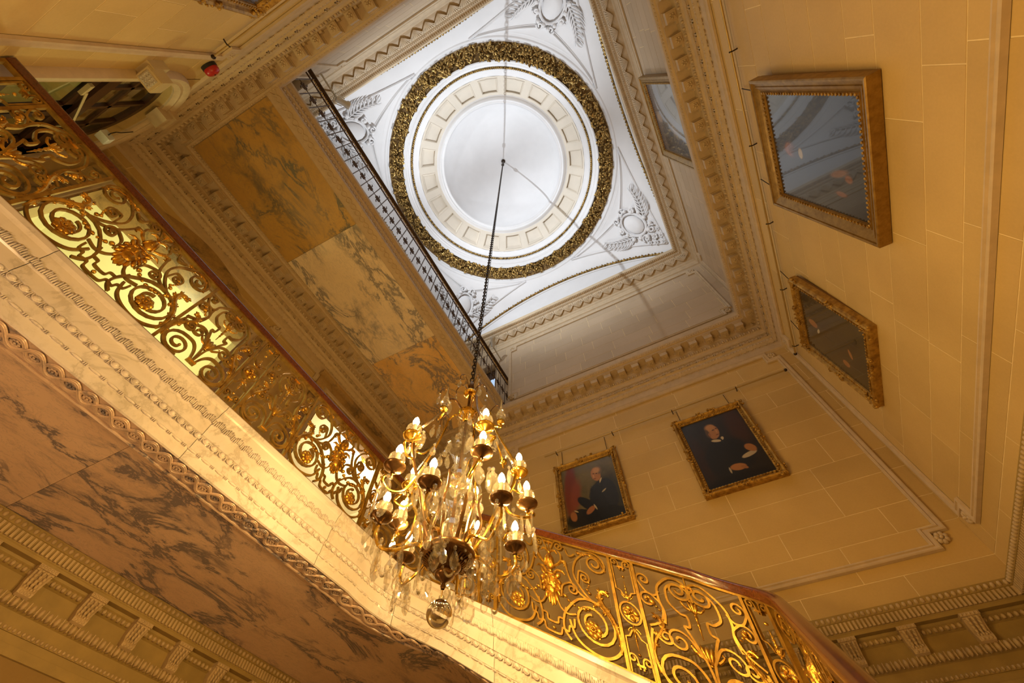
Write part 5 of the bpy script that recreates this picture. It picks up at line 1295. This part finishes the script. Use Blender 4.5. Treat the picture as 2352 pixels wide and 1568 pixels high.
# lamp beyond the second door
t = thing('ceiling_lamp', 'small lit crystal ceiling lamp beyond the doorway, seen through the balustrade', 'lamp', (-6.2, 4.84, 6.9))
MB().lathe([(0.001, 0.0), (0.06, 0.0), (0.05, -0.03), (0.012, -0.05), (0.012, -0.16), (0.10, -0.17), (0.10, -0.19), (0.001, -0.2)], 12).build('mount', 'brass', t, True)
for k in range(3):
    q = 2 * PI * k / 3; MB().ell((0.07 * cos(q), 0.07 * sin(q), -0.26), (0.022, 0.022, 0.045), 8, 6).build('bulb', 'bulb', t, True)
for k in range(9):
    q = 2 * PI * k / 9; MB().ell((0.11 * cos(q), 0.11 * sin(q), -0.30), (0.016, 0.016, 0.06), 6, 4).build('crystal_drop', 'crystal', t)
# floodlights on pipes at the two ends of the upper gallery, aimed at the dome
for (p, sd, lab) in ((SP1, -1, 'small white floodlight by the cornice at the left corner of the dome'), (SP2, 1, 'small white floodlight near the far end of the gallery railing')):
    wy = YB if sd < 0 else YE
    t = thing('floodlight', lab, 'floodlight', (p[0], p[1], p[2] - 0.22))
    P0 = Vector((p[0], p[1], p[2] - 0.22))
    q = lambda x, y, z: tuple(Vector((x, y, z)) - P0)
    MB().tube([q(p[0] - .06, wy, 10.45), q(p[0] - .06, wy - sd * 0.25, 10.45), q(p[0] - .06, p[1] + sd * 0.05, 10.48), q(p[0] - 0.03, p[1] + sd * 0.02, p[2] - 0.24)], 0.02, 8).build('arm', 'white_plastic', t, True)
    ax = (Vector((-1.0, 3.2 if sd < 0 else 0.8, 14.2)) - Vector(p)).normalized(); R_ = ax.to_track_quat('Z', 'Y').to_matrix()
    fn = lambda x, y, z, R_=R_: tuple(R_ @ Vector((x, y, z)) + Vector((0, 0, 0)))
    MB().lathe([(0.001, -0.16), (0.05, -0.16), (0.062, -0.10), (0.062, 0.06), (0.085, 0.09), (0.085, 0.13), (0.07, 0.13), (0.06, 0.06)], 16, fn).build('housing', 'white_plastic', t, True)
    MB().tube([tuple(R_ @ Vector((-0.08, 0, 0))), tuple(R_ @ Vector((-0.10, 0, -0.2))), tuple(R_ @ Vector((0.10, 0, -0.2))), tuple(R_ @ Vector((0.08, 0, 0)))], 0.010, 6).build('yoke', 'white_plastic', t, True)

# ------------------------------------------------------------------ chandelier
CX, CY = -1.50, 2.03
ch = thing('chandelier', 'gilt bronze chandelier of lit candle bulbs and hanging cut crystals on a long chain', 'chandelier', (CX, CY, 1.18))
CZ = 1.18
def K(r, a, z): return (r * cos(a), r * sin(a), z - CZ)
def klathe(name, prof, mat, n=20, c=(0, 0), smooth=True):
    return MB().lathe([(max(r, 0.0008), z - CZ) for r, z in prof], n, lambda x, y, z: (x + c[0], y + c[1], z)).build(name, mat, ch, smooth)
klathe('stem', [(0.012, 1.45), (0.012, 1.70), (0.018, 1.74), (0.012, 1.78), (0.012, 2.60), (0.016, 2.62), (0.012, 2.66), (0.012, 3.22), (0.02, 3.24), (0.03, 3.30), (0.02, 3.36), (0.008, 3.40)], 'bronze')
klathe('small_top_disc', [(0.015, 3.205), (0.05, 3.185), (0.062, 3.20), (0.058, 3.215), (0.03, 3.225), (0.012, 3.24)], 'brass', 24)
klathe('top_hub', [(0.02, 2.82), (0.035, 2.83), (0.04, 2.86), (0.07, 2.885), (0.082, 2.91), (0.082, 2.925), (0.06, 2.935), (0.055, 2.96), (0.03, 2.975), (0.02, 3.0)], 'brass', 28)
klathe('bottom_dish', [(0.010, 1.395), (0.016, 1.41), (0.010, 1.43), (0.03, 1.45), (0.055, 1.465), (0.062, 1.485), (0.055, 1.50), (0.085, 1.515), (0.095, 1.53), (0.12, 1.555), (0.155, 1.57), (0.168, 1.585), (0.172, 1.605), (0.165, 1.62), (0.12, 1.615), (0.05, 1.62), (0.02, 1.65)], 'bronze', 32)
m = MB()
for k in range(36):
    q = 2 * PI * k / 36; m.tube([K(0.098, q, 1.528), K(0.122, q, 1.550), K(0.142, q, 1.560)], 0.0045, 5)
m.build('gadrooned_ribs', 'bronze', ch, True)
klathe('glass_baluster', [(0.02, 2.80), (0.05, 2.77), (0.062, 2.73), (0.05, 2.69), (0.03, 2.66), (0.06, 2.64), (0.075, 2.62), (0.03, 2.60)], 'crystal', 12, smooth=False)
def fluted(name, z0, z1, r0, r1, n=20):
    m = MB(); vs = []; rows = 7
    for j in range(rows + 1):
        t = j / rows; r = r0 + (r1 - r0) * t ** 1.6; z = z0 + (z1 - z0) * t
        for k in range(n * 2): q = 2 * PI * k / (n * 2); rr = r * (1 + (0.10 if k % 2 else -0.06) * t); vs.append(K(rr, q, z + (0.015 * t * t if k % 2 else 0)))
    m.add(vs, [(j * n * 2 + k, j * n * 2 + (k + 1) % (n * 2), (j + 1) * n * 2 + (k + 1) % (n * 2), (j + 1) * n * 2 + k) for j in range(rows) for k in range(n * 2)])
    m.build(name, 'crystal', ch)
fluted('glass_vase', 2.28, 2.52, 0.035, 0.125, 16); fluted('glass_vase', 1.86, 2.10, 0.035, 0.13, 16)
klathe('glass_knop', [(0.02, 2.28), (0.05, 2.25), (0.06, 2.21), (0.045, 2.17), (0.02, 2.15), (0.045, 2.13), (0.02, 2.10)], 'crystal', 10, smooth=False)
klathe('glass_knop', [(0.02, 1.86), (0.045, 1.84), (0.075, 1.78), (0.07, 1.72), (0.04, 1.67), (0.02, 1.65)], 'crystal', 10, smooth=False)
klathe('brass_collar', [(0.02, 2.14), (0.05, 2.16), (0.055, 2.14), (0.02, 2.12)], 'brass', 20)
# ball
bl_ = MB(); bl_.ell((0, 0, 1.262 - CZ), (0.071, 0.071, 0.071), 32, 20); bl_.build('glass_ball', 'glass', ch, True)
MB().tube([(0, 0, 1.333 - CZ), (0, 0, 1.355 - CZ)], 0.016, 10).build('ball_cap', 'crystal', ch, True)
MB().tube([(0, 0, 1.35 - CZ), (0, 0, 1.40 - CZ)], 0.003, 5).build('ball_hook', 'brass', ch, True)
def cup(r, a, z, dark, h_c=0.10, tilt=0):
    mt = 'bronze' if dark else 'brass'; x, y = r * cos(a), r * sin(a); R0 = 0.072 if dark else 0.066
    klathe('drip_pan', [(0.008, z - 0.055), (0.016, z - 0.05), (0.014, z - 0.035), (0.03, z - 0.022), (R0 * 0.75, z - 0.010), (R0, z + 0.002), (R0 + 0.002, z + 0.010), (R0 * 0.85, z + 0.004), (0.03, z + 0.0), (0.022, z + 0.012), (0.026, z + 0.03), (0.020, z + 0.032)], mt, 20, (x, y))
    klathe('glass_globe', [(0.02, z + 0.03), (0.045, z + 0.045), (0.057, z + 0.07), (0.052, z + 0.095), (0.044, z + 0.105)], 'clear_glass', 16, (x, y))
    klathe('candle', [(0.017, z + 0.02), (0.0175, z + h_c + 0.02), (0.008, z + h_c + 0.024)], 'candle', 10, (x, y))
    klathe('bulb', [(0.010, z + h_c + 0.02), (0.022, z + h_c + 0.04), (0.025, z + h_c + 0.055), (0.017, z + h_c + 0.085), (0.005, z + h_c + 0.105), (0.001, z + h_c + 0.108)], 'bulb', 10, (x, y))
    lamp('candle_lamp', 'POINT', (CX + x, CY + y, z + h_c + 0.06), BULB_W, WARM, 0.018)
def arm(name, pts, rads, mat):
    P = [Vector(p) for p in pts]; out = []; rr = []
    Q = [P[0]] + P + [P[-1]]
    for i in range(1, len(Q) - 2):
        for k in range(5):
            t = k / 5; out.append(0.5 * (2 * Q[i] + (Q[i + 1] - Q[i - 1]) * t + (2 * Q[i - 1] - 5 * Q[i] + 4 * Q[i + 1] - Q[i + 2]) * t * t + (3 * Q[i] - Q[i - 1] - 3 * Q[i + 1] + Q[i + 2]) * t ** 3))
            rr.append(rads[i - 1] + (rads[i] - rads[i - 1]) * t)
    out.append(P[-1]); rr.append(rads[-1]); MB().tube(out, 0.01, 7, rads=rr).build(name, mat, ch, True)
MAIN = [math.radians(a) for a in (-110, -38, 32, 104, 178)]
LOW = [math.radians(a) for a in (-75, -16, 50, 108, 166, -136)]
for a in MAIN:
    arm('cage_arm', [K(0.06, a, 2.93), K(0.14, a, 2.985), K(0.20, a, 2.95), K(0.22, a, 2.86), K(0.27, a, 2.70), K(0.355, a, 2.52), K(0.42, a, 2.36), K(0.405, a, 2.18), K(0.33, a, 2.02), K(0.27, a, 1.90), K(0.22, a, 1.76), K(0.145, a, 1.63)],
        [.008, .010, .009, .011, .009, .010, .012, .013, .011, .012, .012, .013], 'brass' if a > 0 else 'bronze')
    a2 = a + 0.13
    arm('branch', [K(0.39, a, 2.14), K(0.46, a + .04, 2.12), K(0.52, a2, 2.16), K(0.49, a2, 2.20), K(0.45, a2, 2.245)], [.009, .009, .010, .009, .008], 'brass')
    cup(0.45, a + 0.03, 2.30, False)
    arm('branch', [K(0.33, a, 2.02), K(0.38, a - .1, 1.90), K(0.47, a - .12, 1.86), K(0.54, a - .08, 1.89), K(0.53, a - .05, 1.93), K(0.50, a - .04, 1.915), K(0.50, a - .02, 1.945)], [.010, .011, .010, .010, .008, .006, .007], 'brass')
    cup(0.50, a - 0.02, 2.00, True)
for a in LOW:
    arm('lower_arm', [K(0.15, a, 1.61), K(0.20, a, 1.64), K(0.27, a, 1.60), K(0.34, a + .05, 1.56), K(0.41, a, 1.58), K(0.455, a, 1.65), K(0.45, a, 1.715)], [.013, .012, .011, .010, .011, .010, .008], 'brass')
    cup(0.45, a, 1.77, True)
    arm('upright', [K(0.15, a, 1.61), K(0.165, a, 1.75), K(0.20, a, 1.88), K(0.17, a, 2.02), K(0.19, a, 2.12)], [.013, .012, .010, .009, .006], 'bronze')
# glass spires on curled brackets between the candles
for a in [q + math.radians(28) for q in MAIN]:
    arm('spire_bracket', [K(0.27, a - .35, 2.64), K(0.33, a - .2, 2.52), K(0.38, a, 2.50), K(0.38, a, 2.545)], [.008, .008, .009, .010], 'brass')
    x, y = 0.38 * cos(a), 0.38 * sin(a)
    klathe('spire_cup', [(0.01, 2.54), (0.028, 2.55), (0.03, 2.57), (0.018, 2.59)], 'brass', 14, (x, y))
    klathe('glass_spire', [(0.012, 2.59), (0.035, 2.61), (0.040, 2.63), (0.022, 2.645), (0.030, 2.66), (0.026, 2.675), (0.014, 2.69), (0.020, 2.70), (0.010, 2.71), (0.006, 2.77), (0.001, 2.83)], 'crystal', 8, (x, y), smooth=False)
for a in [q + math.radians(10) for q in MAIN]:      # small looped wires with drops above the top hub
    arm('looped_wire', [K(0.02, a, 3.22), K(0.06, a, 3.34), K(0.11, a, 3.38), K(0.15, a, 3.33), K(0.15, a, 3.27)], [.004] * 5, 'bronze')
    arm('looped_wire', [K(0.19, a - .2, 2.95), K(0.24, a - .2, 3.05), K(0.29, a - .2, 3.02), K(0.30, a - .2, 2.95)], [.004] * 4, 'bronze')
# crystals: shared meshes
def facet(outline, th, bev=0.6):
    m = MB(); n = len(outline); cx_ = sum(p[0] for p in outline) / n; cz_ = sum(p[1] for p in outline) / n
    vs = [(x, 0, z) for x, z in outline]
    for s_ in (1, -1): vs += [(cx_ + (x - cx_) * bev, s_ * th, cz_ + (z - cz_) * bev) for x, z in outline]
    fs = [(i, (i + 1) % n, n + (i + 1) % n, n + i) for i in range(n)] + [(i, 2 * n + i, 2 * n + (i + 1) % n, (i + 1) % n) for i in range(n)]
    fs += [tuple(range(n, 2 * n)), tuple(range(2 * n, 3 * n))[::-1]]
    m.add(vs, fs); return m
def oval(rx, rz, n, sc_=0.0, top=0.0):
    return [((rx * (1 + (sc_ if k % 2 else 0))) * sin(2 * PI * k / n) * (1 - 0.35 * max(0, cos(2 * PI * k / n))), rz * cos(2 * PI * k / n) * (1 + (sc_ if k % 2 else 0)) - rz + top) for k in range(n)]
CR = []
m = facet([(0, 0), (0.020, -0.022), (0.030, -0.06), (0.018, -0.095), (0, -0.115), (-0.018, -0.095), (-0.030, -0.06), (-0.020, -0.022)], 0.009); CR.append(('crystal_plaque', m.mesh('crystal_plaque', 'crystal')))
m = facet(oval(0.032, 0.058, 22, 0.09), 0.008, 0.72); CR.append(('scalloped_crystal', m.mesh('scalloped_crystal', 'crystal')))
m = facet(oval(0.024, 0.052, 12), 0.014, 0.5); CR.append(('almond_drop', m.mesh('almond_drop', 'crystal')))
m = MB(); m.lathe([(0.001, 0), (0.008, -0.01), (0.0095, -0.13), (0.001, -0.155)], 6); CR.append(('crystal_prism', m.mesh('crystal_prism', 'crystal')))
m = MB(); m.lathe([(0.001, 0.0), (0.010, -0.016), (0.021, -0.05), (0.018, -0.07), (0.001, -0.085)], 8); CR.append(('crystal_drop', m.mesh('crystal_drop', 'crystal')))
bd = MB(); bd.ell((0, 0, -0.011), (0.011, 0.011, 0.012), 6, 4); BD = bd.mesh('crystal_bead', 'crystal')
rr_ = MB()
for k in range(8): rr_.ell((0.013 * cos(PI * k / 4), 0, 0.013 * sin(PI * k / 4)), (0.007, 0.005, 0.007), 5, 3)
RSM = rr_.mesh('crystal_rosette', 'crystal')
rc = random.Random(11)
def hang(r, a, z, kind=None, s=1.0, rot=None):
    k = rc.randrange(5) if kind is None else kind
    put('crystal_bead', BD, ch, K(r, a, z), scale=(s, s, s))
    put(CR[k][0], CR[k][1], ch, K(r, a, z - 0.024 * s), (rc.uniform(-.06, .06), rc.uniform(-.06, .06), a + PI / 2 + rc.uniform(-.7, .7) if rot is None else rot), (s, s, s))
for a in MAIN:
    for (r, da, z, k, s) in ((0.45, 0.03, 2.235, 2, .9), (0.40, .16, 2.36, 1, 1.25), (0.37, -.15, 2.30, 0, 1.2), (0.50, -0.02, 1.925, 0, 1.3), (0.55, .10, 1.87, 1, 1.35), (0.46, -.20, 1.86, 1, 1.2), (0.30, 0, 1.98, 1, 1.3),
                             (0.30, .25, 2.30, 4, 1.1), (0.27, -.2, 2.62, 2, 1.1), (0.15, .17, 3.26, 2, .9), (0.30, -.03, 2.94, 2, 1.0), (0.24, .3, 2.82, 1, 1.0), (0.36, .3, 2.06, 1, 1.3), (0.53, -.22, 1.88, 3, 1.1)):
        hang(r, a + da, z, k, s)
    put('crystal_rosette', RSM, ch, K(0.42, a + .25, 2.17), (0, 0, a + PI / 2), (1.3, 1.3, 1.3))
for a in LOW:
    for (r, da, z, k, s) in ((0.45, 0, 1.70, 1, 1.3), (0.50, .12, 1.72, 0, 1.35), (0.40, -.12, 1.60, 1, 1.4), (0.41, .1, 1.60, 3, 1.2), (0.33, 0, 1.545, 4, 1.1), (0.28, .2, 1.58, 0, 1.2), (0.49, -.14, 1.71, 2, 1.1), (0.22, 0, 1.86, 1, 1.2), (0.20, .2, 2.08, 4, 1.0)):
        hang(r, a + da, z, k, s)
    put('crystal_rosette', RSM, ch, K(0.30, a + .3, 1.50), (0, 0, a + PI / 2 + .3), (1.3, 1.3, 1.3))
    hang(0.30, a + .3, 1.48, 4, 1.1)
for k in range(9): hang(0.165, 2 * PI * k / 9, 1.565, (2, 1, 3, 0)[k % 4], 1.15)
for k in range(10): hang(0.13, 2 * PI * k / 10, 2.50, (4, 1)[k % 2], 1.0)
for k in range(10): hang(0.135, 2 * PI * k / 10 + .2, 2.08, (1, 0)[k % 2], 1.1)
for k in range(8): hang(0.075, 2 * PI * k / 8, 2.90, (2, 4)[k % 2], .8)
# swags of faceted beads hung below the dish and between the arms
SW = 0
for a in LOW:
    for (r0, a0_, z0, r1, a1_, z1, dip) in ((0.165, a, 1.56, 0.17, a + math.radians(58), 1.56, 0.17), (0.42, a + .1, 1.58, 0.30, a + .35, 1.56, 0.20)):
        m = MB(); n = 22
        for k in range(n + 1):
            t = k / n; p = Vector(K(r0, a0_, z0)).lerp(Vector(K(r1, a1_, z1)), 0.5 + 0.5 * (2 * t - 1) ** 3 * 0.8 + (2 * t - 1) * 0.1); p.z -= dip * (1 - (2 * t - 1) ** 4)
            m.ell(p, (0.0085, 0.0085, 0.009), 6, 3)
        m.build('bead_swag', 'crystal', ch, kind='stuff')
for a in MAIN:
    m = MB(); n = 26
    for k in range(n + 1):
        t = k / n; p = Vector(K(0.21, a, 2.90)).lerp(Vector(K(0.40, a + .1, 2.42)), t); p.z -= 0.04 * sin(PI * t); m.ell(p, (0.008, 0.008, 0.0085), 6, 3)
    m.build('bead_swag', 'crystal', ch, kind='stuff')
# chain up to the eye of the dome
lk = MB(); lk.tube([(0.017 * cos(q), 0, 0.036 * sin(q)) for q in [2 * PI * k / 12 for k in range(12)]], 0.0065, 5, closed=True); LK = lk.mesh('chain_link', 'iron', True)
HOOK = Vector((DX, DY, 15.92)); z_ = 3.42; k = 0; NCH = int((15.86 - 3.42) / 0.056)
for k in range(NCH):
    t = k / NCH; p = Vector((CX, CY, 3.42)).lerp(HOOK, t)
    put('chain_link', LK, ch, (p.x - CX, p.y - CY, p.z - CZ), (0, 0, PI / 2 * (k % 2) + 0.4))
MB().tube([(0.02, 0.0, 3.42 - CZ), (0.03, 0.01, 6.0 - CZ), (0.028, 0.0, 9 - CZ), (DX - CX + 0.02, DY - CY, 15.85 - CZ)], 0.005, 5).build('power_cable', 'black', ch, True)
MB().lathe([(0.001, 15.80 - CZ), (0.035, 15.81 - CZ), (0.05, 15.86 - CZ), (0.05, 15.94 - CZ), (0.02, 15.96 - CZ), (0.02, 16.62 - CZ), (0.07, 16.63 - CZ), (0.07, 16.67 - CZ)], 16, lambda x, y, z: (x + DX - CX, y + DY - CY, z)).build('ceiling_hook', 'iron', ch, True)
